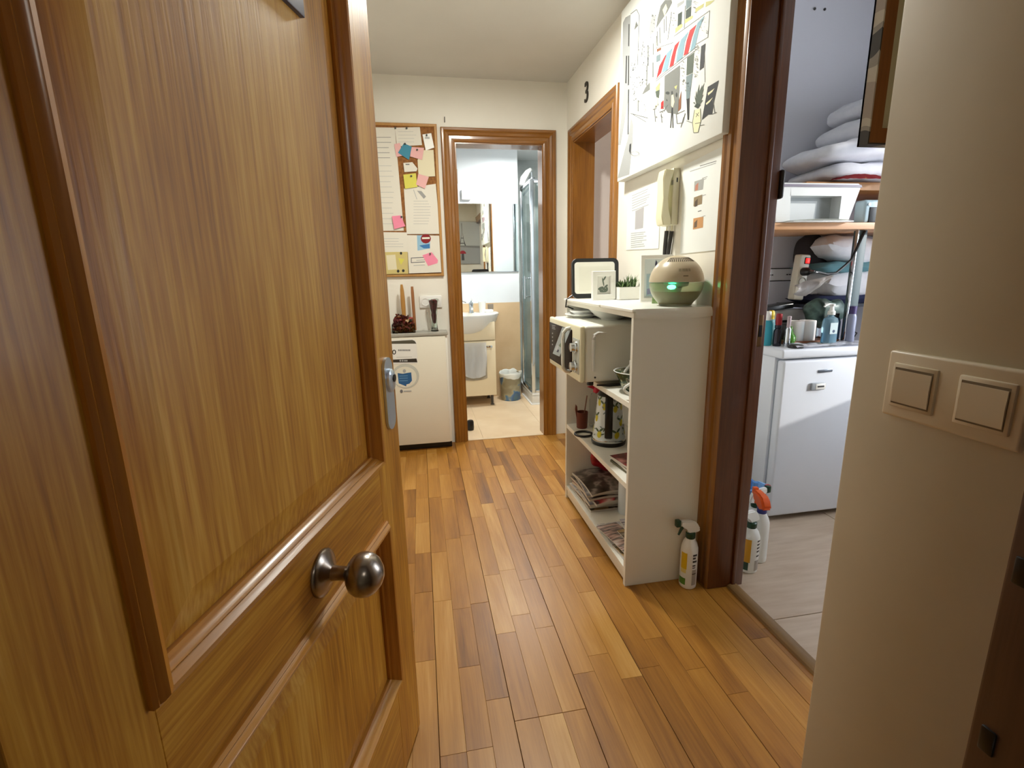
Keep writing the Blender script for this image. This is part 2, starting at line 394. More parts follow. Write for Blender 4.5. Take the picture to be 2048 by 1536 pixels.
# bathroom walls
YB = 4.75
w = MB(); w.box((-.6, YB, .925), (.945, YB+.4, 2.3)); sobj(w, 'wall_bathroom_back', m_wt, 'glossy white upper wall of the bathroom')
w = MB(); w.box((-.6, YB-.002, 0), (.945, YB+.4, .925)); sobj(w, 'wall_bathroom_dado', m_bt, 'beige tiled lower wall of the bathroom')
w = MB(); w.box((.945, 5.15, 0), (1.8, 5.25, 2.3)); w.box((1.8, YF+.1, 0), (1.9, 5.25, 2.3)); sobj(w, 'wall_shower', m_marble, 'grey marble tiled shower wall')
w = MB(); w.box((-.7, YF+.1, 0), (-.6, YB+.4, 2.3)); w.box((XB, YF+.02, 0), (1.9, YF+.12, 2.3)); sobj(w, 'wall_bathroom_side', m_wt, 'white tiled side wall of the bathroom')
w = MB(); w.box((-.6, YF+.1, 0), (OX0-.02, YF+.115, 2.3)); w.box((OX1+.02, YF+.1, 0), (XB, YF+.115, 2.3)); w.box((OX0-.02, YF+.1, OZ+.02), (OX1+.02, YF+.115, 2.3))
sobj(w, 'wall_bathroom_front', m_wt, 'white tiled inner face of the bathroom door wall')
# ------------------------------------------------------------------ door frames
CP = [(0, -.004), (0, .012), (.006, .015), (.016, .016), (.020, .012), (.036, .012), (.042, .018), (.056, .021), (.062, .017), (.070, .022), (.080, .023), (.086, .017), (.088, -.004)]
t1 = struct('trim_1', 'moulded oak frame of the bathroom doorway')
e = .002
strip(CP, (OX0+.004, YF, 0), (OX0+.004, YF, OZ-.004), (-1, 0, 0), (0, -1, 0), 0, 1).build('casing', m_casv, t1, 25)
strip(CP, (OX1-.004, YF, OZ-.004), (OX1-.004, YF, 0), (1, 0, 0), (0, -1, 0), 1, 0).build('casing', m_casv, t1, 25)
strip(CP, (OX0+.004, YF, OZ-.004), (OX1-.004, YF, OZ-.004), (0, 0, 1), (0, -1, 0)).build('casing', m_casx, t1, 25)
bx('lining', (OX0, YF-.006, 0), (OX0+.012, YF+.118, OZ-.012), m_casv, t1); bx('lining', (OX1-.012, YF-.006, 0), (OX1, YF+.118, OZ-.012), m_casv, t1); bx('lining', (OX0, YF-.006, OZ-.012), (OX1, YF+.118, OZ), m_casx, t1)
hg = MB().cyl((OX0+.016, YF+.105, 1.80), .007, .09).build('hinge', M('brass', (200, 160, 90), .25, 1), t1)
t2 = struct('trim_2', 'moulded oak frame of the doorway numbered three')
strip(CP, (XW, D3A-.006, D3Z-.006), (XW, D3A-.006, 0), (0, -1, 0), (-1, 0, 0), 1, 0).build('casing', m_casv, t2, 25)
strip(CP, (XW, D3B-.006, 0), (XW, D3B-.006, D3Z-.006), (0, 1, 0), (-1, 0, 0), 0, 1).build('casing', m_casv, t2, 25)
strip(CP, (XW, D3B-.006, D3Z-.006), (XW, D3A-.006, D3Z-.006), (0, 0, 1), (-1, 0, 0)).build('casing', m_casy, t2, 25)
bx('lining', (XW-.006, D3A-.002, 0), (XB+.003, D3A+.012, D3Z-.012), m_casv, t2); bx('lining', (XW-.006, D3B-.012, 0), (XB+.003, D3B+.002, D3Z-.012), m_casv, t2); bx('lining', (XW-.006, D3A, D3Z-.014), (XB+.003, D3B, D3Z), m_casy, t2)
t3 = struct('trim_3', 'dark oak frame of the closet doorway')
strip(CP, (XW, C1-.008, 0), (XW, C1-.008, CZ), (0, 1, 0), (-1, 0, 0), 0, 1).build('casing', m_casv, t3, 25)
strip(CP, (XW, C1-.008, CZ), (XW, C0, CZ), (0, 0, 1), (-1, 0, 0), 1, 0).build('casing', m_casy, t3, 25)
bx('lining', (XW-.012, C1-.012, 0), (XB+.004, C1+.003, CZ-.012), m_dark, t3, .002)
bx('lining', (XW-.012, C0, CZ-.014), (XB+.004, C1, CZ), m_dark, t3, .002)
bx('stop_bead', (XB-.045, C1-.020, 0), (XB-.030, C1-.011, CZ-.014), m_dark, t3, .003)
zs = atY(1519, 662, C1-.014); sp = bx('strike_plate', (zs.x-.010, C1-.0155, zs.z-.055), (zs.x+.012, C1-.011, zs.z+.055), M('aged_brass', (122, 92, 60), .35, .9), t3, .003)
bx('latch_slot', (zs.x-.004, C1-.018, zs.z-.02), (zs.x+.007, C1-.0145, zs.z+.02), m_black, sp)
zl = atY(1557, 370, C1+.0); bx('latch', (XB+.004, C1-.02, zl.z-.045), (XB+.022, C1+.03, zl.z+.045), M('dark_bronze', (40, 34, 28), .4, .6), t3, .008)
t4 = struct('trim_4', 'oak threshold strip between the parquet and the closet tiles')
MB().poly([(1.096, C0, 0), (1.100, C0, .008), (1.108, C0, .011), (1.132, C0, .011), (1.140, C0, .008), (1.144, C0, 0)], (0, C1-C0-.013, 0)).build('threshold', m_thr, t4)
bx('threshold', (OX0+.012, YF-.004, -.002), (OX1-.012, YF+.03, .006), M('pale_threshold', (222, 200, 166), .4), t1, .003)
tj = struct('trim_6', 'dark wooden jamb of the entrance doorway at the right edge')
bx('jamb', (.535, .08, 0), (.72, .331, 2.09), wood('entrance_jamb_oak', [(.3, (58, 34, 20)), (.7, (88, 56, 36))], 'Z', .4, coat=.1), tj, .004)
for q in ((2042, 1146), (1972, 1482)):
    a = atX(*q, .533); bx('strike_plate', (.5325, a.y-.007, a.z-.014), (.5365, a.y+.007, a.z+.014), m_black, tj, .002)
bx('jamb', (-.36, .08, 0), (-.315, .331, 2.09), m_dark, tj, .004); bx('jamb', (-.36, .08, 2.06), (.72, .331, 2.095), m_dark, tj, .004)
# ------------------------------------------------------------------ entrance door (local x from hinge to free edge, outer face at y = 0)
ANG = math.radians(90-16.14)
dW = .836
ed = Vector((-.0695, 1.139, 0)); dv = Vector((math.cos(ANG), math.sin(ANG), 0))
D = struct('door_1', 'varnished oak entrance door standing open on the left with a steel knob')
D['category'] = 'door'; D.location = ed-dv*dW+Vector((0, 0, .008)); D.rotation_euler = (0, 0, ANG)
T = .042
XA, XZ = .113, .702
UP0, UP1, LP0, LP1, DH = .806, 1.93, .268, .667, 2.03
for nm, lo, hi, m in (('stile', (0, 0, 0), (XA, T, DH), m_doorv), ('stile', (XZ, 0, 0), (dW, T, DH), m_doorv),
        ('rail', (XA, 0, 0), (XZ, T, LP0), m_doorh), ('rail', (XA, 0, LP1), (XZ, T, UP0), m_doorh), ('rail', (XA, 0, UP1), (XZ, T, DH), m_doorh)):
    bx(nm, lo, hi, m, D, .0008, 1)
def door_panel(z0, z1):
    bx('panel', (XA, .0135, z0), (XZ, T-.012, z1), m_doorv, D)
    i0 = .022; k = MB(); b_ = [(XA+i0, .013, z0+i0), (XZ-i0, .013, z0+i0), (XZ-i0, .013, z1-i0), (XA+i0, .013, z1-i0)]
    i1 = .070; t_ = [(XA+i1, .003, z0+i1), (XZ-i1, .003, z0+i1), (XZ-i1, .003, z1-i1), (XA+i1, .003, z1-i1)]
    k.poly(t_)
    for q in range(4): k.poly([b_[q], b_[(q+1) % 4], t_[(q+1) % 4], t_[q]])
    k.build('raised_panel', m_doorv, D, 5)
    pr = [(-.024, -.014), (-.024, -.006), (-.021, -.003), (-.019, .003), (-.016, .007), (-.0145, .006), (-.012, .010), (-.009, .0155), (-.004, .0165), (0., .013), (.002, .009), (.0035, .0095), (.006, .005), (.006, -.002)]
    f_ = (0, -1, 0)
    strip(pr, (XA, 0, z0), (XZ, 0, z0), (0, 0, -1), f_).build('moulding', m_mouldh, D, 25)
    strip(pr, (XZ, 0, z1), (XA, 0, z1), (0, 0, 1), f_).build('moulding', m_mouldh, D, 25)
    strip(pr, (XA, 0, z1), (XA, 0, z0), (-1, 0, 0), f_).build('moulding', m_mould, D, 25)
    strip(pr, (XZ, 0, z0), (XZ, 0, z1), (1, 0, 0), f_).build('moulding', m_mould, D, 25)
door_panel(LP0, LP1); door_panel(UP0, UP1)
kx, kz = .434, .736-.008
k = MB().lathe([(.0385, 0), (.0385, -.003), (.036, -.006), (.026, -.0105), (.018, -.014), (.0125, -.018), (.0115, -.026), (.0115, -.040), (.014, -.044), (.022, -.047), (.030, -.053), (.0345, -.062), (.0352, -.070), (.0335, -.080), (.028, -.089), (.018, -.0965), (.008, -.1005), (0, -.1015)], (kx, 0, kz), 40, 'Y')
kn = k.build('knob', m_steel, D, 40); kn['label'] = 'round brushed steel door knob with flanged rosette'
ex, ez = .786, .946-.008
esc = MB().poly([(ex+a, 0, ez+b) for a, b in rrect(.05, .162, .0249, 8)], (0, -.006, 0)).build('escutcheon', m_silver, D); esc['label'] = 'silver oval lock escutcheon'
MB().lathe([(.021, 0), (.021, -.006), (.018, -.0085), (0, -.009)], (ex, -.006, ez+.03), 28, 'Y', sx=1.25, sy=.95).build('lock_guard', m_silver, esc)
MB().lathe([(.0085, 0), (.0085, -.0022), (0, -.0023)], (ex+.006, -.0147, ez+.034), 20, 'Y').build('keyhole', M('keyway', (48, 54, 60), .3, .8), esc)
npl = bx('number_plate', (.277, -.004, 1.574-.008), (.559, .008, 1.70), M('navy_plate', (52, 54, 84), .35), D, .002); npl['label'] = 'dark blue plate on the upper panel'
for zz in (.25, 1.0, 1.75): MB().cyl((-.006, .035, zz), .008, .10).build('hinge', M('hinge_brass', (180, 140, 80), .3, 1), D)
# ------------------------------------------------------------------ flat print helper: polygons drawn on a plane, one mesh with several inks
def prints(name, items, mapf, nrm, parent, step=.00004, base=.0006):
    """items: (material, polygon in 2-D); mapf maps a 2-D point to the plane"""
    mats = []; mb = MB(); nrm = Vector(nrm)
    for i, (m, poly) in enumerate(items):
        if m not in mats: mats.append(m)
        mb.mi = mats.index(m)
        mb.poly([mapf(*p)+nrm*(base+step*i) for p in poly])
    return mb.build(name, mats, parent, 180)
def bar(x0, y0, x1, y1, wd):
    a = Vector((x1-x0, y1-y0)); 
    if a.length < 1e-6: return [(x0, y0)]*4
    n = Vector((-a.y, a.x)).normalized()*wd/2
    return [(x0+n.x, y0+n.y), (x1+n.x, y1+n.y), (x1-n.x, y1-n.y), (x0-n.x, y0-n.y)]
def oval(cx_, cy_, rx, ry, n=12): return [(cx_+rx*math.cos(2*PI*i/n), cy_+ry*math.sin(2*PI*i/n)) for i in range(n)]
# ------------------------------------------------------------------ right wall: canvas, papers, intercom, numeral
XCF = .985
ca = thing('wall_canvas', 'big white canvas with a drawing of a street cafe under a red and blue awning', 'picture', (XCF, 2.0, 1.63))
cy0, cy1, cz0, cz1 = 1.572, 2.445, 1.626, 2.36
m_canvas = M('canvas_white', (236, 238, 234), .85)
MB().box((0, cy0-2.0, cz0-1.63), (.043, cy1-2.0, cz1-1.63), .003, 2).build('stretched_canvas', m_canvas, ca)
G = {n: M('ink_'+n, c, .7) for n, c in dict(lg=(160, 162, 162), mg=(112, 114, 110), dg=(58, 62, 60), bk=(34, 36, 38), red=(184, 28, 30), blue=(124, 158, 172), grn=(40, 54, 44), yg=(186, 184, 120), crm=(222, 214, 176), br=(128, 78, 46), dgr=(74, 84, 72), sk=(92, 94, 92), teal=(110, 126, 130)).items()}
def c8(x, y): return (1230+x/5.296, y/5.296)
def c7(x, y): return (1200+x/3.84, y/3.84)
def P8(*q): return [c8(*p) for p in q]
it = []
def A_(m, *q): it.append((G[m], P8(*q)))
A_('lg', (85, 240), (112, 185), (165, 155), (160, 560), (165, 900), (160, 960), (60, 1536), (35, 1536), (95, 960), (80, 600))
it.append((G['lg'], [c7(*p) for p in ((240, 900), (255, 960), (250, 1100), (225, 1340), (135, 1370), (190, 1150), (215, 1060))]))
for q in (((145, 255), (154, 255), (151, 490), (141, 490)), ((118, 592), (129, 590), (122, 885), (110, 880)), ((140, 590), (150, 590), (149, 900), (138, 905)), ((140, 950), (150, 945), (144, 1420), (134, 1430))): A_('bk', *q)
it.append((G['bk'], [c7(*p) for p in ((228, 1110), (240, 1100), (236, 1190), (224, 1160))]))
A_('mg', (225, 225), (247, 272), (203, 320)); A_('mg', (600, 0), (606, 30), (560, 120), (500, 205), (436, 302), (452, 190), (485, 60), (530, 0))
A_('crm', (505, 105), (540, 40), (556, 90), (525, 172)); A_('lg', (385, 190), (430, 160), (420, 330), (370, 380), (360, 310))
A_('lg', (660, 40), (735, 0), (730, 30), (660, 85)); A_('teal', (755, 0), (815, 0), (808, 60), (752, 105))
A_('grn', (668, 150), (713, 120), (705, 255), (663, 292)); A_('grn', (752, 112), (809, 65), (805, 170), (748, 205))
A_('yg', (640, 300), (690, 262), (718, 250), (715, 285), (638, 355)); A_('yg', (738, 212), (826, 162), (822, 192), (740, 252)); A_('yg', (855, 90), (945, 35), (935, 75), (850, 135)); A_('yg', (965, 20), (1060, 0), (1010, 45), (960, 75))
for q in ((447, 330, 451, 490), (475, 290, 478, 460), (521, 200, 522, 350), (544, 170, 543, 330)): A_('mg', *bar(*q, 9))
for q in ((406, 460, 406, 580), (403, 660, 403, 820), (246, 1060, 246, 1180), (340, 700, 336, 910), (352, 480, 350, 700)): A_('mg', *bar(*q, 11))
A_('teal', (440, 592), (482, 570), (480, 640), (438, 662)); A_('br', (445, 520), (492, 500), (487, 530), (445, 552)); A_('mg', (370, 870), (370, 950), (288, 1003), (320, 930))
aw = (('red', (530, 592), (548, 572), (520, 660), (490, 770), (440, 832), (470, 700)), ('blue', (552, 562), (612, 505), (580, 620), (556, 740), (500, 772), (525, 660)),
      ('red', (635, 480), (686, 430), (650, 540), (620, 690), (577, 716), (600, 600)), ('blue', (700, 420), (782, 332), (740, 450), (715, 612), (647, 662), (668, 520)),
      ('red', (795, 320), (864, 260), (815, 400), (775, 567), (727, 592), (760, 430)), ('blue', (876, 242), (952, 163), (890, 320), (850, 502), (796, 552), (830, 390)))
for a in aw: A_(*a)
for q in ((430, 845, 870, 492), (625, 385, 1005, 112), (1005, 112, 985, 400), (432, 862, 870, 520), (860, 470, 985, 395), (440, 510, 620, 450), (950, 570, 955, 870), (165, 150, 230, 100), (230, 100, 258, 160), (258, 160, 240, 690), (300, 440, 280, 600), (440, 380, 440, 520), (600, 130, 560, 420), (745, 60, 735, 300)): A_('sk', *bar(*q, 5))
A_('bk', (915, 490), (961, 460), (941, 715), (898, 747)); A_('mg', (527, 805), (690, 690), (683, 960), (668, 1210), (560, 1195), (520, 1130))
A_('dgr', (765, 610), (840, 555), (825, 770), (758, 800)); A_('teal', (755, 810), (825, 775), (790, 1060), (757, 1060)); A_('bk', (985, 920), (1102, 850), (1055, 1060), (1030, 1212), (990, 1215), (922, 1272), (960, 1060))
for q in (((985, 985), (1057, 935), (1030, 975), (988, 1012)), ((965, 1095), (1040, 1030), (1005, 1082), (970, 1112))): A_('crm', *q)
A_('crm', (845, 1165), (906, 1150), (912, 1280), (882, 1402), (835, 1406), (823, 1300))
for q in ((845, 1165, 823, 1300), (823, 1300, 835, 1406), (835, 1406, 882, 1402), (882, 1402, 912, 1280), (912, 1280, 906, 1150), (850, 1310, 905, 1300), (860, 1200, 890, 1230), (890, 1190, 860, 1240)): A_('dgr', *bar(*q, 6))
for e_ in ((845, 1010), (862, 960), (895, 890), (925, 900), (950, 875), (945, 935), (940, 1000), (935, 1060), (830, 1090)):
    A_('dgr', (868, 1130), ((868+e_[0])/2-8, (1130+e_[1])/2-30), e_, ((868+e_[0])/2+10, (1130+e_[1])/2))
A_('grn', (840, 1130), (870, 1090), (910, 1110), (880, 1150))
A_('crm', (600, 1010), (620, 1000), (632, 1080), (615, 1140), (598, 1120)); A_('bk', *bar(607, 1140, 590, 1355, 9)); A_('bk', *bar(612, 1140, 615, 1355, 9)); A_('dg', *oval(607, 985, 10, 22))
A_('red', (490, 1085), (516, 1060), (516, 1150), (486, 1155)); A_('br', (680, 1060), (705, 960), (700, 1150), (672, 1180)); A_('bk', (760, 1050), (792, 1040), (785, 1270), (770, 1270)); A_('yg', (432, 930), (478, 870), (470, 960), (435, 980)); A_('yg', (630, 920), (662, 900), (650, 950)); A_('dgr', (430, 970), (475, 950), (465, 1040), (440, 1030)); A_('crm', (410, 1060), (455, 1030), (460, 1110), (415, 1150)); A_('dg', *oval(655, 1005, 10, 25)); A_('dg', *oval(560, 985, 22, 16))
for q in ((650, 1210, 740, 1170), (650, 1210, 660, 1310), (660, 1310, 720, 1300), (720, 1300, 745, 1200), (700, 1350, 730, 1240), (400, 1160, 440, 1150), (420, 1160, 430, 1290), (470, 1190, 520, 1170), (490, 1200, 500, 1300), (520, 1180, 560, 1110), (760, 1280, 820, 1300), (165, 1200, 350, 1250), (190, 1210, 330, 1290), (900, 1330, 950, 1320), (1040, 1060, 1060, 1200), (1030, 1210, 1080, 1190)): A_('sk', *bar(*q, 6))
rg = random.Random(5)
for (x0, y0, x1, y1, n_) in ((170, 640, 220, 1080, 44), (225, 820, 300, 960, 18), (260, 480, 380, 700, 26), (310, 640, 350, 900, 12), (845, 480, 885, 830, 34), (700, 640, 735, 900, 22), (600, 130, 640, 300, 14), (400, 1040, 560, 1260, 20), (745, 860, 800, 1000, 12), (860, 480, 910, 560, 8), (240, 1040, 350, 1220, 10), (890, 200, 990, 380, 12), (360, 150, 440, 420, 16), (830, 0, 870, 130, 8)):
    for _ in range(n_):
        x_, y_ = rg.uniform(x0, x1), rg.uniform(y0, y1); A_(rg.choice(['sk', 'mg', 'dg']), *bar(x_, y_, x_+rg.uniform(-14, 14), y_+rg.uniform(-22, 12), rg.uniform(3, 7)))
for i in range(16):
    a, b = 2*PI*i/16, 2*PI*(i+1)/16; it.append((G['sk'], bar(*c7(275+30*math.cos(a), 1180+17*math.sin(a)), *c7(275+30*math.cos(b), 1180+17*math.sin(b)), .7)))
for i in range(30):
    x_, y_ = rg.uniform(250, 370), rg.uniform(1010, 1110); it.append((G['lg'], [c7(*p) for p in bar(x_, y_, x_+5, y_-3, 2)]))
org = Vector((XCF, 2.0, 1.63))
prints('printed_drawing', it, lambda x_, y_: atX(x_, y_, XCF)-org, (-1, 0, 0), ca, .000008, .0004)
# paper sheets on the right wall
def wall_sheet(name, label, quad, marks):
    t = thing(name, label, 'paper', (XW-.0015, atX(*quad[3], XW).y, atX(*quad[3], XW).z)); o = Vector(t.location)
    MB().poly([atX(*p, XW-.0025)-o for p in quad], (.0016, 0, 0)).build('sheet', M(name+'_paper', (238, 242, 240), .35), t)
    prints('print', marks, lambda x_, y_: atX(x_, y_, XW-.0025)-o, (-1, 0, 0), t, .00002, .0003)
q1 = [(1256, 388), (1322, 360), (1317, 497), (1252, 500)]
mk = []
lt = M('pale_grey_ink', (176, 178, 178), .8); ltd = M('mid_grey_ink', (120, 120, 122), .8)
for i in range(7): mk.append((lt, bar(1264, 392+i*5, 1300-rg.random()*8, 378+i*5.2, 1.3)))
mk.append((M('printed_block', (178, 176, 178), .8), [(1271, 422), (1288, 414), (1286, 456), (1270, 459)]))
for i in range(8): mk.append((lt, bar(1262, 467+i*4, 1293-rg.random()*9, 464+i*4, 1.3)))
wall_sheet('notice_sheet', 'white printed notice with a grey square, left of the intercom', q1, mk)
q2 = [(1367, 332), (1446, 292), (1434, 500), (1360, 508)]
mk = [(lt, bar(1380, 343, 1432, 326, 1.6)), (ltd, bar(1400, 332, 1433, 322, 1.4)), (lt, bar(1404, 357, 1415, 353, 1.6))]
for (qq, c1, c2) in (([(1389, 363), (1408, 357), (1406, 379), (1388, 383)], (168, 170, 168), (190, 130, 110)), ([(1388, 395), (1405, 389), (1404, 408), (1387, 413)], (146, 128, 100), (90, 78, 66)), ([(1387, 437), (1407, 433), (1406, 455), (1386, 459)], (200, 150, 100), (110, 92, 76))):
    mk.append((M('photo_print', c1, .6), qq)); x0, y0 = qq[0]; mk.append((M('photo_detail', c2, .6), [(x0+2, y0+8), (x0+8, y0+2), (x0+7, y0+17), (x0+1, y0+19)]))
    mk.append((lt, bar(x0+16, y0-3, x0+24, y0-6, 1.3)))
mk.append((ltd, bar(1396, 423, 1403, 421, 1.5)))
wall_sheet('notice_sheet', 'white printed sheet with three small photos, right of the intercom', q2, mk)
ic = thing('wall_intercom', 'cream wall intercom with handset below the canvas', 'intercom', (XW, 1.907, 1.375))
MB().box((-.030, 0, 0), (-.001, .088, .213), .004).build('base', m_cream, ic)
hs = MB().poly([(-.033, -.007, .0), (-.068, -.007, -.002), (-.075, -.007, .03), (-.071, -.007, .100), (-.075, -.007, .175), (-.068, -.007, .206), (-.030, -.007, .204), (-.036, -.007, .178), (-.050, -.007, .15), (-.056, -.007, .100), (-.050, -.007, .055), (-.036, -.007, .028)], (0, .055, 0))
bmesh.ops.bevel(hs.bm, geom=list(hs.bm.edges), offset=.003, segments=2, affect='EDGES'); hs.build('handset', M('handset_cream', (240, 236, 204), .35), ic)
bx('button', (-.0315, .0, .150), (-.028, .014, .168), M('button_grey', (150, 148, 140), .5), ic, .001); bx('slot', (-.016, -.0012, .160), (-.011, .0, .176), m_black, ic)
cb = thing('hanging_cable', 'two short dark grey cables hanging under the intercom', 'cable', (XW-.012, 1.915, 1.235))
MB().tube([(0, .062, .122), (-.003, .063, .06), (-.002, .066, .0)], .0085).build('cable', m_darkgrey, cb); MB().tube([(0, .02, .118), (0, .034, .06), (0, .05, .0)], .0085).build('cable', m_darkgrey, cb)
MB().tube([(0, .062, .122), (0, .058, .16)], .003).build('cord', m_cream, cb); MB().tube([(0, .02, .118), (0, .016, .16)], .004).build('cord', m_cream, cb)
tx = bpy.data.curves.new('numeral', 'FONT'); tx.body = '3'; tx.size = .155; tx.extrude = .003; tx.bevel_depth = .0008
tmp = bpy.data.objects.new('tmp_numeral', tx); COL.objects.link(tmp); bpy.context.view_layer.update()
me = bpy.data.meshes.new_from_object(tmp.evaluated_get(bpy.context.evaluated_depsgraph_get())); bpy.data.objects.remove(tmp)
me.materials.clear(); me.materials.append(M('black_numeral', (36, 30, 22), .4)); num = bpy.data.objects.new('door_numeral', me); COL.objects.link(num)
num.matrix_world = Matrix.Translation((XW-.004, 3.09, 2.172)) @ Matrix(((0, 0, -1, 0), (-1, 0, 0, 0), (0, 1, 0, 0), (0, 0, 0, 1)))
tag(num, 'black numeral 3 above the right-hand door frame', 'numeral')
for q, lb in (((889, 241), 'small dark nail in the wall over the left end of the bathroom door frame'),):
    a = atY(*q, YF); tag(MB().tube([a+Vector((0, .005, -.01)), a+Vector((0, -.012, -.01)), a+Vector((0, -.014, .018))], .0025, 6).build('wall_nail', m_darkgrey), lb, 'nail')
# ------------------------------------------------------------------ light switches and the second canvas at the pier
sw_ = thing('light_switch', 'cream double light switch on the wall pier', 'switch', (.59, .445, 1.054))
Y1, Y0, HH = .522-.445, .368-.445, .0415
MB().poly([(0, Y0, -HH), (0, Y1, -HH), (0, Y1, HH), (0, Y0, HH)]).build('back', m_cream, sw_)
ivory = M('ivory_plastic', (226, 214, 190), .35)
pl = MB(); pl.box((-.0095, Y0, -HH), (0, Y1, HH), .0035, 3); pl.build('frame_plate', ivory, sw_)
for yc in (.039, -.039):
    k = MB(); k.box((-.0125, yc-.0275, -.0275), (-.007, yc+.0275, .0275), .002, 2); k.build('insert_frame', ivory, sw_)
    g = .0225
    rk = MB().poly([(-.0118, yc-g, -g+.001), (-.0140, yc-g, -g+.002), (-.0148, yc-g, .0), (-.0140, yc-g, g-.003), (-.0118, yc-g, g-.003)], (0, 2*g, 0)); rk.build('rocker', ivory, sw_)
    bx('rocker_gap', (-.0128, yc-g-.0008, -g-.0005), (-.0122, yc+g+.0012, g), M('switch_shadow_gap', (128, 114, 92), .7), sw_)
c2 = thing('poster_canvas', 'wood-backed canvas seen from behind beside the pier edge', 'picture', (.645, .66, 1.372))
cw, ch, ct = .42, .70, .017
bb = .020
for lo, hi in (((0, 0, 0), (bb, ct-.003, ch)), ((cw-bb, 0, 0), (cw, ct-.003, ch)), ((bb, 0, 0), (cw-bb, ct-.003, bb)), ((bb, 0, ch-bb), (cw-bb, ct-.003, ch))):
    bx('stretcher_bar', lo, hi, wood('stretcher_pine', [(.3, (112, 66, 26)), (.7, (150, 94, 44))], 'Z', .6) if 'stretcher_pine' not in bpy.data.materials else bpy.data.materials['stretcher_pine'], c2)
m_side = M('print_side', (200, 196, 186), .7); N, L, B = nodes(m_side)
tc = N.new('ShaderNodeTexCoord'); wv = N.new('ShaderNodeTexWave'); wv.bands_direction = 'Z'; wv.inputs['Scale'].default_value = 3.6; wv.inputs['Distortion'].default_value = 7; wv.inputs['Detail'].default_value = 1; wv.inputs['Detail Scale'].default_value = 2.2
mp = N.new('ShaderNodeMapping'); mp.inputs['Rotation'].default_value = (.85, 0, 0); L.new(tc.outputs['Object'], mp.inputs[0]); L.new(mp.outputs[0], wv.inputs[0])
rp = ramp(m_side.node_tree, [(.10, (56, 54, 52)), (.22, (150, 146, 138)), (.45, (196, 192, 180)), (.8, (170, 160, 152))]); rp.color_ramp.interpolation = 'CONSTANT'; L.new(wv.outputs[1], rp.inputs[0]); L.new(rp.outputs[0], B.inputs['Base Color'])
bx('side_print', (-.002, -.001, -.002), (0, ct, ch+.002), m_side, c2); bx('side_print', (0, -.001, -.002), (cw, ct, 0), m_side, c2)
bx('canvas_sheet', (-.002, ct-.003, -.002), (cw, ct, ch), M('raw_canvas', (206, 200, 172), .8), c2)
bx('hanging_batten', (.16, -.006, ch-.06), (cw, 0, ch-.02), m_thr, c2)
pm = []
K = {n: M('poster_'+n, c, .7) for n, c in dict(sky=(170, 168, 156), dk=(70, 66, 62), mid=(120, 116, 108), red=(150, 32, 40), wet=(146, 144, 136)).items()}
pm.append((K['sky'], [(0, .3), (cw, .3), (cw, ch), (0, ch)])); pm.append((K['wet'], [(0, 0), (cw, 0), (cw, .3), (0, .3)]))
tx_ = .30
pm += [(K['dk'], [(tx_-.07, .28), (tx_-.045, .28), (tx_-.02, .40), (tx_-.008, .52), (tx_, .66), (tx_+.008, .52), (tx_+.02, .40), (tx_+.045, .28), (tx_+.07, .28), (tx_+.028, .40), (tx_+.012, .52), (tx_+.003, .68), (tx_-.003, .68), (tx_-.012, .52), (tx_-.028, .40)]), (K['dk'], bar(tx_-.04, .345, tx_+.04, .345, .014)), (K['dk'], bar(tx_-.022, .43, tx_+.022, .43, .012)), (K['mid'], [(0, .26), (cw, .29), (cw, .31), (0, .30)])]
pm += [(K['red'], [(tx_-.06, .17), (tx_-.05, .20), (tx_-.02, .222), (tx_+.02, .222), (tx_+.05, .20), (tx_+.06, .17)]), (K['dk'], [(tx_-.02, .17), (tx_+.02, .17), (tx_+.025, .06), (tx_-.025, .06)])]
prints('printed_scene', pm, lambda u, v: Vector((cw-u, ct, v)), (0, 1, 0), c2, .00003, .0004)
# ------------------------------------------------------------------ cork board on the far wall
cbd = thing('cork_board', 'wood-framed cork notice board on the far wall', 'notice board', (-.11, YF, 1.19))
o = Vector(cbd.location); bl, brr, b0, b1 = -.40, .166, 1.19, 2.133
bx('cork_panel', Vector((bl+.01, YF-.012, b0+.01))-o, Vector((brr-.01, YF-.002, b1-.01))-o, m_cork, cbd)
fp = [(0, .002), (0, .018), (.004, .021), (.014, .021), (.018, .017), (.018, .002)]
iw = .018
strip(fp, Vector((bl+iw, YF, b0+iw))-o, Vector((brr-iw, YF, b0+iw))-o, (0, 0, -1), (0, -1, 0)).build('frame_bar', m_bfr, cbd, 25)
strip(fp, Vector((brr-iw, YF, b1-iw))-o, Vector((bl+iw, YF, b1-iw))-o, (0, 0, 1), (0, -1, 0)).build('frame_bar', m_bfr, cbd, 25)
strip(fp, Vector((bl+iw, YF, b1-iw))-o, Vector((bl+iw, YF, b0+iw))-o, (-1, 0, 0), (0, -1, 0)).build('frame_bar', m_bfr, cbd, 25)
strip(fp, Vector((brr-iw, YF, b0+iw))-o, Vector((brr-iw, YF, b1-iw))-o, (1, 0, 0), (0, -1, 0)).build('frame_bar', m_bfr, cbd, 25)
def cz_(x_, y_): return (720+x_/4.39, 220+y_/4.39)
m_pnk = M('pink_note', (240, 142, 170), .8); m_pp = M('pale_pink_note', (230, 178, 176), .8); m_blu = M('blue_note', (66, 138, 164), .8); m_yn = M('yellow_note', (216, 210, 94), .8); m_cr = M('cream_note', (226, 218, 188), .8); m_pw = M('board_paper', (226, 222, 210), .8); m_old = M('yellowed_flyer', (206, 190, 124), .8)
lay = [0]
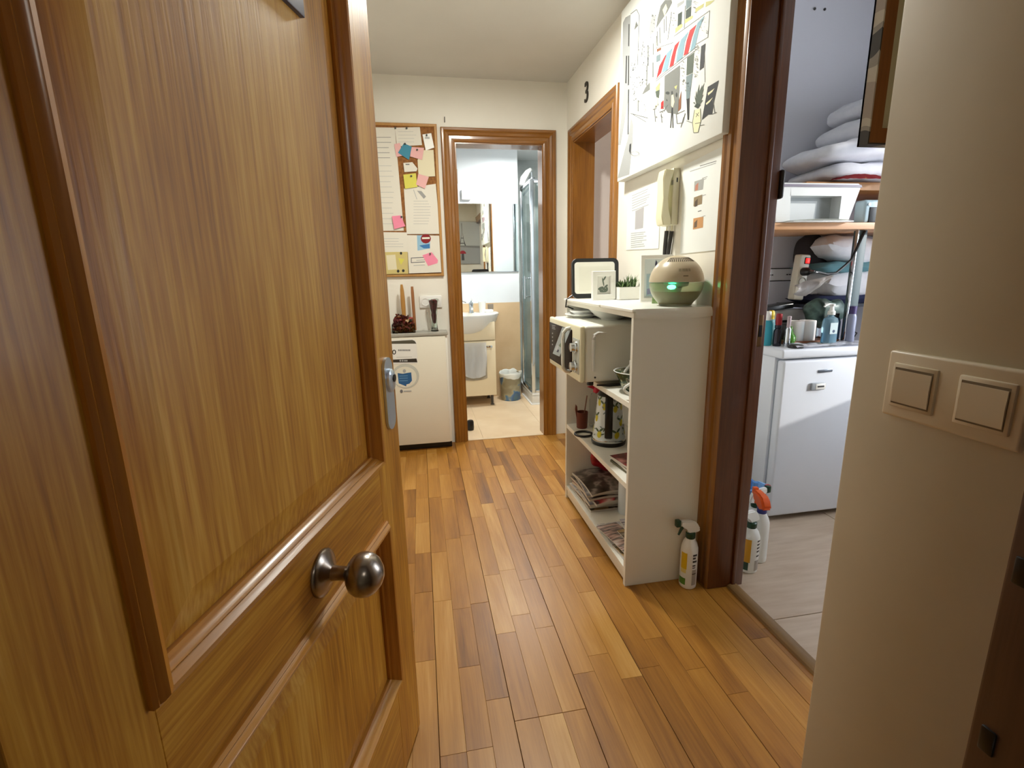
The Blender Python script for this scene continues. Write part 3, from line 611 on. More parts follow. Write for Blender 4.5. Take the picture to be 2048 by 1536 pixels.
def note(name, label, quad, mat, marks=(), cat='note', pin=None):
    lay[0] += 1; yy = YF-.0128-.0009*lay[0]
    c = atY(*cz_(*quad[0]), yy); t = thing(name, label, cat, c); o_ = Vector(c)
    MB().poly([atY(*cz_(*p), yy)-o_ for p in quad], (0, .0006, 0)).build('sheet', mat, t)
    if marks: prints('print', [(m, p) for m, p in marks], lambda x_, y_: atY(*cz_(x_, y_), yy)-o_, (0, -1, 0), t, .00002, .0002)
    if pin:
        c_ = atY(*cz_(*pin), yy)-o_; MB().lathe([(.006, 0), (.006, -.004), (.003, -.006), (.005, -.011), (0, -.012)], c_, 10, 'Y').build('pin', M('pin_dark', (70, 74, 70), .4), t)
def lines(x0, x1, y0, y1, n_, wd=3.5, m=lt, sl=0): return [(m, bar(x0, y0+(y1-y0)*i/max(1, n_-1), x1-rg.random()*(x1-x0)*.25, y0+(y1-y0)*i/max(1, n_-1)+sl, wd)) for i in range(n_)]
note('notice_sheet', 'tall white typed sheet pinned along the left side of the cork board', [(60, 150), (305, 155), (385, 1060), (60, 1062)], m_pw, lines(145, 280, 240, 420, 5, 4, ltd)+lines(165, 300, 490, 1000, 12, 3), 'paper', (310, 160))
note('notice_sheet', 'white sheet pinned at the top centre of the cork board', [(305, 155), (525, 150), (545, 308), (325, 320)], m_pw, lines(335, 500, 190, 280, 4, 2.5), 'paper', (410, 160))
note('notice_sheet', 'white typed sheet at the middle right of the cork board below the pink note', [(385, 690), (665, 648), (705, 1088), (410, 1090)], m_pw, lines(470, 630, 800, 1000, 9, 3)+[(m_paperg, [(500, 708), (540, 712), (580, 760), (560, 780)]), (lt, bar(470, 700, 500, 785, 5))], 'paper')
note('notice_sheet', 'cream blank sheet pinned on the right of the cork board above the pink note', [(505, 440), (560, 352), (645, 350), (660, 582), (515, 590)], m_cr, (), 'paper')
note('name_card', 'small bright white card at the top right of the cork board', [(548, 215), (625, 203), (652, 330), (577, 355)], m_plastw, lines(570, 620, 240, 250, 2, 5, ltd), 'card', (585, 222))
note('sticky_note', 'pale pink sticky note tucked left of the blue note on the cork board', [(300, 300), (350, 288), (380, 400), (320, 412)], m_pp)
note('sticky_note', 'pale pink sticky note right of the blue note on the cork board', [(450, 325), (563, 332), (545, 438), (440, 408)], m_pp, (), 'note', (502, 350))
note('sticky_note', 'blue sticky note on the cork board', [(385, 292), (455, 322), (430, 438), (333, 375)], m_blu, (), 'note', (395, 298))
note('name_card', 'torn white card between the blue and yellow notes on the cork board', [(380, 465), (460, 458), (505, 515), (495, 538), (390, 545)], m_pw, lines(400, 440, 475, 480, 2, 5, ltd), 'card')
note('sticky_note', 'yellow sticky note on the cork board', [(380, 568), (490, 555), (505, 675), (395, 692)], m_yn, (), 'note', (450, 580))
note('sticky_note', 'pale pink sticky note right of the yellow note on the cork board', [(512, 560), (604, 588), (570, 690), (492, 655)], m_pp)
note('sticky_note', 'bright pink sticky note low on the tall left sheet of the cork board', [(280, 932), (358, 925), (398, 1020), (300, 1046)], m_pnk, (), 'note', (365, 938))
note('notice_sheet', 'white sheet at the lower left of the cork board above the yellowed flyer', [(60, 1070), (412, 1075), (420, 1250), (60, 1255)], m_pw, lines(210, 380, 1130, 1200, 4, 3), 'paper')
note('flyer', 'yellowed flyer with three dark dots at the lower left of the cork board', [(60, 1250), (418, 1245), (425, 1438), (60, 1445)], m_old, [(m_cr, [(230, 1275), (310, 1270), (325, 1400), (245, 1405)]), (m_yn, [(335, 1300), (390, 1310), (360, 1360)]), (m_ink, oval(360, 1258, 10, 13)), (m_ink, oval(335, 1415, 12, 13)), (m_ink, oval(380, 1411, 12, 13))], 'flyer')
note('notice_sheet', 'white sheet with a red no-entry sign at the lower right of the cork board', [(412, 1098), (695, 1103), (715, 1425), (430, 1435)], m_pw, [(M('print_sky', (150, 190, 214), .8), [(500, 1100), (615, 1100), (615, 1215), (505, 1235)]), (M('print_blue', (60, 120, 180), .8), [(520, 1190), (612, 1175), (614, 1215), (560, 1215)]), (M('print_red', (134, 24, 32), .8), oval(578, 1130, 45, 42)), (m_pw, [(545, 1118), (612, 1116), (612, 1132), (545, 1134)]), (ltd, bar(447, 1300, 570, 1294, 7)), (ltd, bar(447, 1340, 570, 1334, 7)), (ltd, bar(450, 1297, 450, 1342, 7)), (lt, bar(495, 1320, 570, 1316, 6)), (lt, bar(470, 1366, 570, 1360, 5))], 'paper')
note('sticky_note', 'bright pink sticky note on the no-entry sheet of the cork board', [(548, 1275), (628, 1248), (685, 1318), (680, 1345), (598, 1370)], m_pnk, (), 'note', (615, 1262))
# ------------------------------------------------------------------ white appliance under the board
ap = thing('undercounter_appliance', 'white low appliance with stickers against the far wall', 'appliance', (-.12, 3.39, 0))
ax0, ax1, ay = -.40+.12, .162+.12, 3.322-3.39
bx('body', (ax0, ay+.012, .05), (ax1, .068, .805), m_white, ap, .004)
bx('front_panel', (ax0, ay, .052), (ax1-.014, ay+.012, .798), M('ivory_enamel', (236, 231, 214), .35), ap, .004)
bx('worktop', (ax0, ay-.004, .805), (ax1+.004, .069, .826), M('grey_laminate', (170, 168, 158), .4), ap, .003)
bx('plinth', (ax0, ay+.05, 0), (ax1, .066, .05), m_black, ap)
def cy_(x_, y_): return (740+x_/3.84, 540+y_/3.84)
def cs_(x_, y_): return (770+x_/10.97, 670+y_/10.97)
oA = Vector(ap.location)
st = [(m_plastw, [cs_(*p) for p in ((60, 100), (640, 90), (690, 150), (720, 620), (60, 640))]), (M('sticker_dark', (84, 80, 66), .6), [cs_(*p) for p in ((60, 140), (600, 108), (650, 130), (690, 190), (60, 195))]), (M('sticker_bar', (52, 44, 34), .6), [cs_(*p) for p in ((60, 545), (690, 515), (712, 600), (60, 605))])]
for i in range(14):
    a, b = 2*PI*i/14, 2*PI*(i+1)/14; st.append((m_ink, [cs_(*p) for p in bar(200+32*math.cos(a), 375+45*math.sin(a), 200+32*math.cos(b), 375+45*math.sin(b), 22)]))
for x_ in range(290, 560, 34): st.append((ltd, [cs_(*p) for p in bar(x_, 335, x_+24, 333, 34)]))
for x_ in (320, 370, 420, 460): st.append((lt, [cs_(*p) for p in bar(x_, 565, x_+34, 563, 34)]))
st.append((lt, [cs_(*p) for p in bar(250, 490, 590, 480, 8)]))
prints('label_sticker', st, lambda x_, y_: atY(x_, y_, 3.321)-oA, (0, -1, 0), ap, .00003, .0005)
ring = [(M('sticker_ring', (204, 206, 196), .3), [cs_(*p) for p in oval(450, 900, 300, 270, 28)]), (M('sticker_disc', (232, 230, 214), .3), [cs_(*p) for p in oval(440, 920, 255, 225, 28)]), (M('sticker_blue', (44, 98, 150), .4), [cs_(*p) for p in ((275, 835), (390, 850), (495, 830), (575, 820), (592, 1000), (540, 1065), (470, 1085), (465, 1128), (400, 1100), (300, 1060))]), (lt, [cs_(*p) for p in oval(425, 790, 35, 40)])]
for i, yy in enumerate((900, 950, 1005)): ring.append((M('sticker_text', (110, 160, 200), .4), [cs_(*p) for p in bar(315, yy, 500, yy-6, 14)]))
ring += [(ltd, [cs_(*p) for p in oval(360, 1235, 32, 40)]), (lt, [cs_(*p) for p in bar(410, 1235, 580, 1228, 26)])]
prints('round_sticker', ring, lambda x_, y_: atY(x_, y_, 3.321)-oA, (0, -1, 0), ap, .00003, .0005)
# pot-pourri vase with wooden handles, petal vase, socket
WT = .826
pv = thing('potpourri_bowl', 'square glass dish of dried red and brown petals on the white appliance', 'dish', (-.12, 3.39, WT))
g = MB()
for lo, hi in (((-.075, -.055, 0), (.075, .055, .006)), ((-.075, -.055, .006), (.075, -.051, .062)), ((-.075, .051, .006), (.075, .055, .062)), ((-.075, -.051, .006), (-.071, .051, .062)), ((.071, -.051, .006), (.075, .051, .062))): g.box(lo, hi)
g.build('glass_dish', m_glass, pv)
pt = MB(); rp_ = random.Random(3)
pcols = [M('petal_%s' % n, c, .8) for n, c in (('maroon', (82, 22, 20)), ('rust', (126, 54, 24)), ('brown', (70, 42, 22)), ('olive', (62, 58, 34)), ('rose', (150, 70, 66)), ('tan', (196, 168, 130)))]
for i in range(130):
    a = Vector((rp_.uniform(-.062, .062), rp_.uniform(-.042, .042), rp_.uniform(.010, .105))); h_ = a.z
    if h_ > .07: a.x *= .85
    pt.mi = rp_.choice([0, 0, 1, 1, 2, 2, 3, 4, 5]); rt = Matrix.Rotation(rp_.uniform(0, 6), 3, 'Z') @ Matrix.Rotation(rp_.uniform(0, 3), 3, 'X')
    sz = rp_.uniform(.010, .018); pt.grid(lambda u, v: a+rt @ Vector(((u-.5)*2*sz*(1-.6*(2*v-1)**2), (v-.5)*2.2*sz, sz*.6*((u-.5)**2*4+(v-.5)**2*2))), 3, 3)
po = pt.build('dried_petals', pcols); po.location = pv.location; tag(po, 'heap of dried red and brown petals in the glass dish', 'potpourri', None, 'stuff')
for q, lb, cc in (((803, 569), 'thick light wooden handle standing in the dried petals', (176, 128, 60)), ((824, 573), 'thin darker wooden handle standing in the dried petals, right of the thick one', (156, 104, 62))):
    a = atY(*q, 3.39); b = Vector((a.x+(.004 if cc[0] > 170 else .002), 3.39, WT+.012)); ll = [b.lerp(a, i/8) for i in range(9)]; tp = [.75, .8, .9, 1.0, 1.1, 1.12, 1.05, .92, .55] if cc[0] > 170 else [.75]*8+[.6]
    tag(MB().tube(ll, .0135, 12, tp).build('wooden_utensil', M('handle_wood_%d' % cc[0], cc, .5)), lb, 'utensil')
v0 = atZ(870, 663, WT); gv = thing('glass_vase', 'slim tall glass vase with dark red petals on the white appliance', 'vase', (v0.x, 3.385, WT))
MB().lathe([(.026, 0), (.026, .004), (.022, .010), (.019, .05), (.021, .11), (.027, .17), (.034, .215), (.032, .215), (.025, .17), (.019, .11), (.017, .05), (.016, .018), (0, .016)], (0, 0, 0), 20).build('glass_body', m_glass, gv)
pb = MB(); pb.lathe([(0, .05), (.010, .056), (.014, .08), (.017, .11), (.014, .125), (.020, .15), (.024, .175), (.029, .205), (.015, .212), (0, .207)], (0, 0, 0), 14)
for v in pb.bm.verts: v.co += Vector((noise.noise(v.co*90), noise.noise(v.co*90+Vector((5, 0, 0))), 0))*.004
tag(pb.build('dark_petals', mottled('burgundy_petals', [(.35, (54, 14, 12)), (.5, (92, 22, 30)), (.65, (120, 34, 50))], 60, .8), None, 35, Vector(gv.location)), 'dark red petals filling the slim glass vase', 'petals')
MB().poly([(-.034, -.028, .0), (-.028, -.028, .0), (-.040, -.028, .135), (-.047, -.028, .13), (-.045, -.028, .09)], (0, .004, 0)).build('vase_leaf', M('silver_leaf', (160, 158, 146), .4), gv)
so = thing('wall_socket', 'white double wall socket behind the slim vase', 'socket', (.068, YF, 1.02))
MB().box((-.075, -.012, -.041), (.075, -.001, .041), .004, 3).build('plate', m_plastw, so)
for dx in (-.036, .036):
    s_ = MB().lathe([(.027, -.016), (.0, -.016)] if 0 else [(.028, -.012), (.028, -.0155), (.022, -.0155), (.020, -.006), (0, -.006)], (dx, 0, 0), 24, 'Y', cap=False).build('socket_ring', m_plastw, so)
# ------------------------------------------------------------------ bathroom
mr = thing('wall_mirror', 'wide frameless mirror over the bathroom basin', 'mirror', (.66, YB, 1.22))
bx('mirror_glass', (-.42, -.008, 0), (.278, -.002, .607), m_mirror, mr); bx('bottom_clip', (-.42, -.010, -.006), (.278, -.002, .0), m_chrome, mr)
bl_ = thing('ceiling_lamp', 'round glowing dome lamp on the bathroom ceiling', 'lamp', (.83, 4.2, 2.29))
MB().lathe([(.125, 0), (.125, -.012)], (0, 0, 0), 28).build('base_ring', m_plastw, bl_)
MB().lathe([(.122, -.012), (.112, -.030), (.085, -.047), (.045, -.057), (0, -.06)], (0, 0, 0), 28).build('dome', emit('lamp_dome', (244, 252, 255), 6), bl_)
va = thing('vanity_cabinet', 'cream vanity cabinet under the bathroom basin', 'cabinet', (.36, 4.56, 0))
VX0, VX1, VY0 = -.27, .282, 4.385-4.56
m_van = M('cream_gloss', (236, 220, 186), .25)
bx('body', (VX0, VY0+.018, .10), (VX1, .18, .78), m_van, va, .002); bx('door', (VX0+.004, VY0, .105), (VX1, VY0+.017, .607), m_van, va, .002); bx('drawer', (VX0+.004, VY0, .617), (VX1, VY0+.017, .778), m_van, va, .002)
bx('handle', (.175, VY0-.022, .548), (.252, VY0-.012, .568), m_chrome, va, .002); bx('handle', (.238, VY0-.014, .552), (.25, VY0, .564), m_chrome, va)
for fx in (VX0+.05, VX1-.035):
    for fy in (VY0+.06, .14): MB().lathe([(.018, 0), (.018, .006), (.012, .01), (.012, .10)], (fx, fy, 0), 14).build('foot', M('foot_grey', (70, 64, 58), .5) if 'foot_grey' not in bpy.data.materials else bpy.data.materials['foot_grey'], va)
ba = thing('wash_basin', 'white rounded ceramic wash basin on the vanity cabinet', 'basin', (.40, 4.55, .78))
bw = MB(); nn = 28
def basin(u, v):
    a = PI+PI*u                                  # half bowl towards the viewer, straight at the back
    prof = [(.30, -.165), (.54, -.150), (.76, -.095), (.93, -.02), (1.0, .035), (1.0, .045), (.965, .045), (.86, .0), (.6, -.055), (.0, -.06)]
    t = v*(len(prof)-1); i = min(int(t), len(prof)-2); r0, r1 = prof[i], prof[i+1]; f_ = t-i; rr = r0[0]+(r1[0]-r0[0])*f_; zz = r0[1]+(r1[1]-r0[1])*f_
    return Vector((.31*rr*math.cos(a), (.05+.33*rr*math.sin(a)), zz+.02))
bw.grid(basin, nn, 18); bw.poly([(-.30, .048, .012), (.30, .048, .012), (.31, .048, .065), (-.31, .048, .065)], (0, .145, 0))
bw.build('bowl', m_ceram, ba)
fa = thing('basin_faucet', 'chrome single-lever tap on the wash basin', 'tap', (.458, 4.62, .843))
MB().lathe([(.024, 0), (.024, .01), (.020, .02), (.020, .07), (.023, .085), (.018, .10), (0, .104)], (0, 0, 0), 18).build('body', m_chrome, fa); MB().tube([(0, 0, .055), (0, -.05, .06), (0, -.10, .045)], .011, 10).build('spout', m_chrome, fa); MB().tube([(0, 0, .10), (0, -.03, .115), (0, -.07, .128)], .007, 8).build('lever', m_chrome, fa)
cu = atY(965, 633, 4.64); tag(MB().lathe([(.028, 0), (.036, .10), (.034, .10), (.027, .004), (0, .004)], (cu.x, 4.64, .844), 20).build('tumbler', m_ceram), 'white tumbler on the basin ledge right of the tap', 'cup')
tag(MB().box((.585, 4.60, .844), (.665, 4.67, .872), .011, 3).build('soap_bar', m_ceram), 'white soap block at the right end of the basin ledge', 'soap')
a = atY(981, 613, YB); tag(MB().box((a.x-.026, YB-.018, a.z-.026), (a.x+.026, YB-.002, a.z+.026), .003).build('wall_outlet', M('steel_grey', (150, 138, 122), .4, .5)), 'small grey square fitting on the beige bathroom wall', 'fitting')
a = atY(932, 391, YB); tag(MB().box((a.x-.042, YB-.03, a.z-.04), (a.x+.042, YB, a.z+.05), .006).build('wall_box', m_plastw), 'white box on the bathroom wall above the mirror', 'box')
a = atY(930, 604, 4.3); tag(MB().tube([(a.x-.07, 4.3, a.z+.016), (a.x-.03, 4.3, a.z+.012), (a.x+.008, 4.3, a.z-.006)], .006).build('towel_hook', m_chrome), 'chrome hook end showing past the left bathroom door frame', 'hook')
# towel over the cabinet door
tw = MB()
def towel(u, v):
    x_ = .30+.255*u; z_ = .60-(.30*(1-.25*v*0)) * v; dip = .05*(1-u)**2*v-.035*v*math.sin(PI*u)
    wv = .006*math.sin(u*17+v*3)+.004*math.sin(u*31)
    return Vector((x_+.012*v*math.sin(v*5), 4.372+wv*min(1, v*3)-.010, z_+dip*v))
tw.grid(towel, 26, 18)
bmesh.ops.solidify(tw.bm, geom=tw.bm.faces[:], thickness=.006)
tob = tw.build('hand_towel', M('towel_white', (250, 250, 248), .9)); tag(tob, 'white hand towel hanging on the vanity cabinet door', 'towel')
tw = MB().grid(lambda u, v: Vector((.315+.245*u, 4.379+.003*math.sin(u*13), .47-.20*v-.02*math.sin(PI*u)*v)), 18, 8); bmesh.ops.solidify(tw.bm, geom=tw.bm.faces[:], thickness=.004)
tw.build('under_fold', M('beige_towel', (214, 204, 182), .9), tob)
# waste bin
bn = thing('waste_bin', 'blue and grey patterned waste bin with a plastic liner on the bathroom floor', 'bin', (.812, 4.60, 0))
MB().lathe([(.088, 0), (.092, .004), (.107, .262), (.104, .262), (.089, .01), (0, .008)], (0, 0, 0), 28).build('bin_body', mottled('bin_pattern', [(.40, (150, 140, 112)), (.5, (176, 168, 138)), (.53, (104, 140, 170)), (.6, (74, 104, 150)), (.7, (90, 120, 120))], 7, .4, 2), bn)
lb_ = MB().lathe([(.1085, .225), (.111, .25), (.112, .266), (.109, .272), (.103, .262), (.1, .22)], (0, 0, 0), 36, cap=False)
for v in lb_.bm.verts: v.co += Vector((0, 0, noise.noise(v.co*25)*.02)); v.co.x *= 1+noise.noise(v.co*30)*.02
lb_.build('liner', M('plastic_liner', (238, 240, 232), .35), bn)
# shower
sh = thing('shower_tray', 'white shower tray in the bathroom corner', 'shower tray', (.965, 4.33, 0))
bx('tray', (0, 0, 0), (.80, .81, .085), M('tray_white', (226, 222, 212), .2), sh, .008); bx('rim', (0, 0, .085), (.80, .035, .112), m_ceram, sh, .008); bx('rim', (0, .035, .085), (.035, .81, .112), m_ceram, sh, .008)
bx('sealant_edge', (-.012, -.012, 0), (.80, 0, .012), m_ceram, sh); bx('sealant_edge', (-.012, 0, 0), (0, .42, .012), m_ceram, sh)
se = thing('shower_enclosure', 'glass corner shower enclosure with chrome posts and bar handle', 'shower', (.965, 4.33, .112))
m_sg = glass('shower_glass', (228, 240, 238), .03, 1.05)
HS = 1.86
bx('side_pane', (.014, .05, .02), (.020, .42, HS-.02), m_sg, se); bx('front_pane', (.05, .014, .02), (.80, .020, HS-.02), m_sg, se)
bx('corner_post', (.0, .0, 0), (.034, .034, HS), m_chrome, se, .006); bx('wall_post', (.004, .42, 0), (.030, .445, HS), m_chrome, se, .004)
for lo, hi in (((.0, .034, HS-.03), (.034, .42, HS)), ((.034, 0, HS-.03), (.80, .034, HS)), ((.0, .034, 0), (.034, .42, .028)), ((.034, 0, 0), (.80, .034, .028))): bx('rail', lo, hi, m_chrome, se, .004)
hd = MB().tube([(-.035, .085, .86), (-.035, .085, 1.06)], .009, 12).build('bar_handle', m_chrome, se)
for zz in (.88, 1.04): MB().tube([(-.035, .085, zz), (.014, .085, zz)], .006).build('handle_stud', m_chrome, hd)
for (xx, zz) in ((.08, HS-.045), (.14, HS-.09), (.08, .10)): MB().cyl((xx, .003, zz), .017, .012, 'Y').build('roller', M('roller_grey', (120, 130, 130), .3, .5) if 'roller_grey' not in bpy.data.materials else bpy.data.materials['roller_grey'], se)
shd = thing('hand_shower', 'white curved shower head above the glass enclosure', 'shower head', (1.02, 4.75, 1.98))
MB().tube([(.06, .02, .14), (.045, .0, .145), (.01, -.03, .115), (-.03, -.05, .06), (-.05, -.06, .0)], .024, 12, [.5, .7, 1, 1.2, .9]).build('head', m_plastw, shd); MB().tube([(.06, .02, .15), (.065, .03, .02), (.06, .38, -.02)], .011, 10).build('arm', m_chrome, shd); MB().lathe([(.03, 0), (.03, .05)], (.064, .02, .03), 14).build('joint', m_chrome, shd)
a = atZ(937, 838, 0); ds = thing('door_stop', 'small black rubber door stop on the bathroom floor by the left frame', 'door stop', (a.x-.012, 3.72, 0))
MB().lathe([(.026, 0), (.028, .02), (.027, .065), (.020, .078), (0, .081)], (0, 0, 0), 18).build('rubber', m_black, ds)
# ------------------------------------------------------------------ bookcase
BX0, BX1, BY0, BY1, BH, TH = .716, 1.022, 1.598, 2.412, 1.058, .018
bk = thing('bookcase', 'low white four-shelf bookcase against the right wall', 'bookcase', (.87, 2.0, 0)); o = Vector(bk.location)
def lb(name, lo, hi, m=m_white, bev=.001): return bx(name, Vector(lo)-o, Vector(hi)-o, m, bk, bev, 1)
lb('side_panel', (BX0, BY0, 0), (BX1, BY0+TH, BH-TH)); lb('side_panel', (BX0, BY1-TH, 0), (BX1, BY1, BH-TH)); lb('top_panel', (BX0, BY0, BH-TH), (BX1, BY1, BH))
Z1, Z2, Z3 = .735, .42, .072
for z_ in (Z1, Z2, Z3): lb('shelf', (BX0+.002, BY0+TH, z_-.022), (BX1-.012, BY1-TH, z_))
lb('plinth', (BX0+.008, BY0+TH, .012), (BX0+.024, BY1-TH, Z3-.022)); lb('back_panel', (BX1-.012, BY0+TH, .02), (BX1-.006, BY1-TH, BH-TH))
YJ = 1.909
lb('top_liner', (BX0-.006, BY0-.001, BH), (BX1, YJ-.0015, BH+.013), M('liner_white', (243, 242, 234), .3), .003)
lb('top_liner', (BX0-.010, YJ+.0015, BH), (BX1, BY1+.004, BH+.012), m_white, .003)
TZ = BH+.013
k = MB().grid(lambda u, v: Vector((BX0+.004+(BX1+.0-BX0-.004)*u, BY0-.0015-.010*math.sin(min(v, .7)*PI/1.4)*(.45+.55*math.sin(u*PI))-.001, TZ-.001-.030*v-.006*math.sin(u*PI)*v))-o, 14, 6)
k.build('curled_edge', m_white, bk)
k = MB().grid(lambda u, v: Vector((BX1-.014+.020*u, BY0-.002-.012*u-.010*math.sin(v*PI), TZ-.01-.235*v))-o, 4, 12); bmesh.ops.solidify(k.bm, geom=k.bm.faces[:], thickness=.0015)
k.build('peeled_edge_strip', m_white, bk)
# ------------------------------------------------------------------ microwave
mw = thing('microwave_oven', 'cream microwave oven jutting out of the bookcase', 'microwave', (.80, 2.14, Z1)); o = Vector(mw.location)
MX, MY0, MY1, MZ0, MZ1 = .624, 1.897, 2.386, .752, .986
def mbx(name, lo, hi, m, bev=.002, seg=2, par=None): return bx(name, Vector(lo)-o, Vector(hi)-o, m, par or mw, bev, seg)
mbx('body', (MX+.022, MY0+.003, MZ0), (.985, MY1-.003, MZ1), M('white_enamel_body', (238, 238, 228), .3), .010, 3)
fr = mbx('front_panel', (MX, MY0, MZ0), (MX+.022, MY1, MZ1), m_mwcream, .008, 3)
for fx, fy in ((.68, 1.93), (.68, 2.35), (.95, 1.93), (.95, 2.35)): MB().cyl(Vector((fx, fy, Z1))-o, .014, MZ0-Z1+.001).build('foot', m_black, mw)
def m4(x_, y_): return (1090+x_/8.084, 590+y_/8.084)
def onF(x_, y_, dx=0): return atX(*m4(x_, y_), MX+dx)-o
wz0, wz1 = .778, .960
wy0, wy1 = 2.005, 2.375
mbx('door_window', (MX-.003, wy0, wz0), (MX+.003, wy1, wz1), M('dark_door_glass', (30, 16, 10), .35, 0, Specular_IOR_Level=.1), .006, 2)
stk = [(M('foil_sticker', (176, 190, 196), .35), [(280, 520), (425, 548), (235, 996), (125, 946)]), (M('sticker_green', (120, 140, 120), .4), [(300, 730), (318, 745), (262, 850), (215, 820)]), (M('sticker_pale', (206, 214, 220), .4), [(200, 810), (230, 820), (196, 900), (165, 885)]), (M('sticker_navy', (60, 66, 96), .4), [(205, 880), (232, 888), (218, 930), (188, 920)])]
prints('promo_sticker', stk, lambda x_, y_: onF(x_, y_, -.003), (-1, 0, 0), mw, .0001, .0004)
ln = [(lt, bar(115, 490+i*26, 170-(i % 2)*10, 500+i*26, 9)) for i in range(3)]+[(lt, oval(124, 620+i*60, 9, 12)) for i in range(4)]
prints('printed_symbols', ln, lambda x_, y_: onF(x_, y_, -.003), (-1, 0, 0), mw, .0001, .0004)
yh = 2.035
MB().tube([Vector((MX+.0, yh, .965))-o, Vector((MX-.018, yh, .962))-o, Vector((MX-.030, yh, .945))-o, Vector((MX-.032, yh, .92))-o, Vector((MX-.032, yh, .82))-o, Vector((MX-.030, yh, .795))-o, Vector((MX-.018, yh, .779))-o, Vector((MX, yh, .776))-o], .0085, 12).build('handle', M('silver_handle', (222, 222, 214), .25, .5), mw)
pn = mbx('control_panel', (MX-.0025, 1.906, .785), (MX+.002, 1.995, .93), M('silver_panel', (196, 200, 192), .3, .4), .003)
for zz in (.895, .815): MB().lathe([(.028, 0), (.027, -.008), (.020, -.010), (.018, -.024), (0, -.025)], Vector((MX-.002, 1.948, zz))-o, 20, 'X').build('control_knob', m_chrome, pn)
MB().tube([Vector((.735, MY0+.002, .955))-o, Vector((.700, MY0+.001, .957))-o, Vector((.684, MY0+.001, .948))-o, Vector((.680, MY0+.001, .93))-o, Vector((.680, MY0+.001, .80))-o], .008, 8, [.3, .8, 1, 1, .6]).build('side_rib', m_plastw, mw)
MB().cyl(Vector((.69, MY0+.001, .772))-o, .004, .004, 'Y').build('side_screw', m_darkgrey, mw)
# crockery on the microwave
bo = thing('bowl', 'wide shallow white bowl on top of the microwave', 'bowl', (.845, 2.13, MZ1))
MB().lathe([(.045, 0), (.048, .006), (.075, .020), (.102, .048), (.099, .048), (.072, .024), (.04, .010), (0, .009)], (0, 0, 0), 32).build('bowl_body', m_ceram, bo)
tag(MB().lathe([(.05, 0), (.055, .006), (.088, .016), (.087, .019), (.05, .009), (0, .008)], (.765, 2.285, MZ1), 30).build('plate', m_ceram), 'flat white plate on the far end of the microwave top', 'plate')
tag(MB().lathe([(.035, 0), (.038, .003), (.064, .020), (.066, .026), (.063, .026), (.036, .006), (0, .005)], (.765, 2.285, MZ1+.009), 26).build('saucer', m_ceram), 'small white saucer stacked on the flat plate', 'saucer')
# shelf 1: green bowl and mugs
gb = thing('bowl', 'dark green flowered bowl with white inside on the bookcase shelf', 'bowl', (.815, 1.782, Z1))
MB().lathe([(.046, 0), (.048, .006), (.055, .018), (.068, .05), (.084, .080)], (0, 0, 0), 32, cap=True).build('outer_glaze', mottled('green_flower_glaze', [(.3, (26, 52, 34)), (.52, (36, 70, 46)), (.58, (176, 172, 140)), (.63, (40, 74, 50)), (.72, (120, 84, 70))], 34, .2, 2), gb)
MB().lathe([(.083, .079), (.0865, .0815), (.084, .083), (.081, .081), (.064, .05), (.045, .012), (0, .01)], (0, 0, 0), 32, cap=False).build('white_inside', m_ceram, gb)
def mug(label, x_, y_, z_, a, hh=.085):
    t = thing('mug', label, 'mug', (x_, y_, z_), a)
    MB().lathe([(.030, 0), (.034, .004), (.036, hh), (.033, hh), (.031, .008), (0, .007)], (0, 0, 0), 24).build('mug_body', m_ceram, t)
    MB().tube([(.033+.026*math.sin(PI*i/8)*1.0, 0, .018+(hh-.036)*i/8) for i in range(9)], .0055, 8).build('handle', m_ceram, t)
mug('white mug behind the green bowl, handle showing at the bookcase side', atY(1258, 725, 1.775).x+.036, 1.765, Z1, math.radians(172), .125)
mug('white mug in front of the green bowl, handle showing at the bookcase side', atY(1257, 780, 1.662).x+.042, 1.655, Z1, math.radians(172), .08)
tag(MB().poly([(.70, 1.905, Z1), (.745, 1.875, Z1), (.83, 1.885, Z1), (.80, 1.91, Z1)], (0, 0, .006)).build('knife_rest', m_black), 'thin black strip on the shelf under the microwave edge', 'strip')
# ------------------------------------------------------------------ kettle
ke = thing('electric_kettle', 'white electric kettle with lemon print and black handle', 'kettle', (.825, 2.075, Z2))
def kr(z): return .0745-.022*(z-.028)/.20
MB().lathe([(.078, 0), (.080, .004), (.080, .014), (.076, .018)], (0, 0, 0), 36).build('power_base', m_black, ke)
MB().lathe([(.0765, .018), (.0775, .022), (.0765, .030)], (0, 0, 0), 36).build('chrome_ring', m_chrome, ke)
kb_ = MB().lathe([(kr(.030), .030), (kr(.08), .08), (kr(.13), .13), (kr(.18), .18), (kr(.228), .228)], (0, 0, 0), 40); kb_.poly([(-.03, .028, .205), (.03, .028, .205), (.012, .085, .232), (-.012, .085, .232)], (0, 0, .010)); kb_.build('body', M('kettle_white', (226, 236, 238), .15), ke)
MB().lathe([(.0535, .228), (.054, .234), (.046, .246), (.018, .252), (.014, .262), (0, .264)], (0, 0, 0), 30).build('lid', m_black, ke)
ha = math.radians(-112)
hx, hy = math.cos(ha), math.sin(ha)
hb = MB()
cl = [(.052, .232), (.078, .245), (.098, .235), (.105, .20), (.107, .14), (.104, .085), (.094, .055), (.074, .046)]
for i in range(len(cl)-1):
    pass
pts = [Vector((hx*r_, hy*r_, z_)) for r_, z_ in cl]; tdir = Vector((-hy, hx, 0))
rings = []
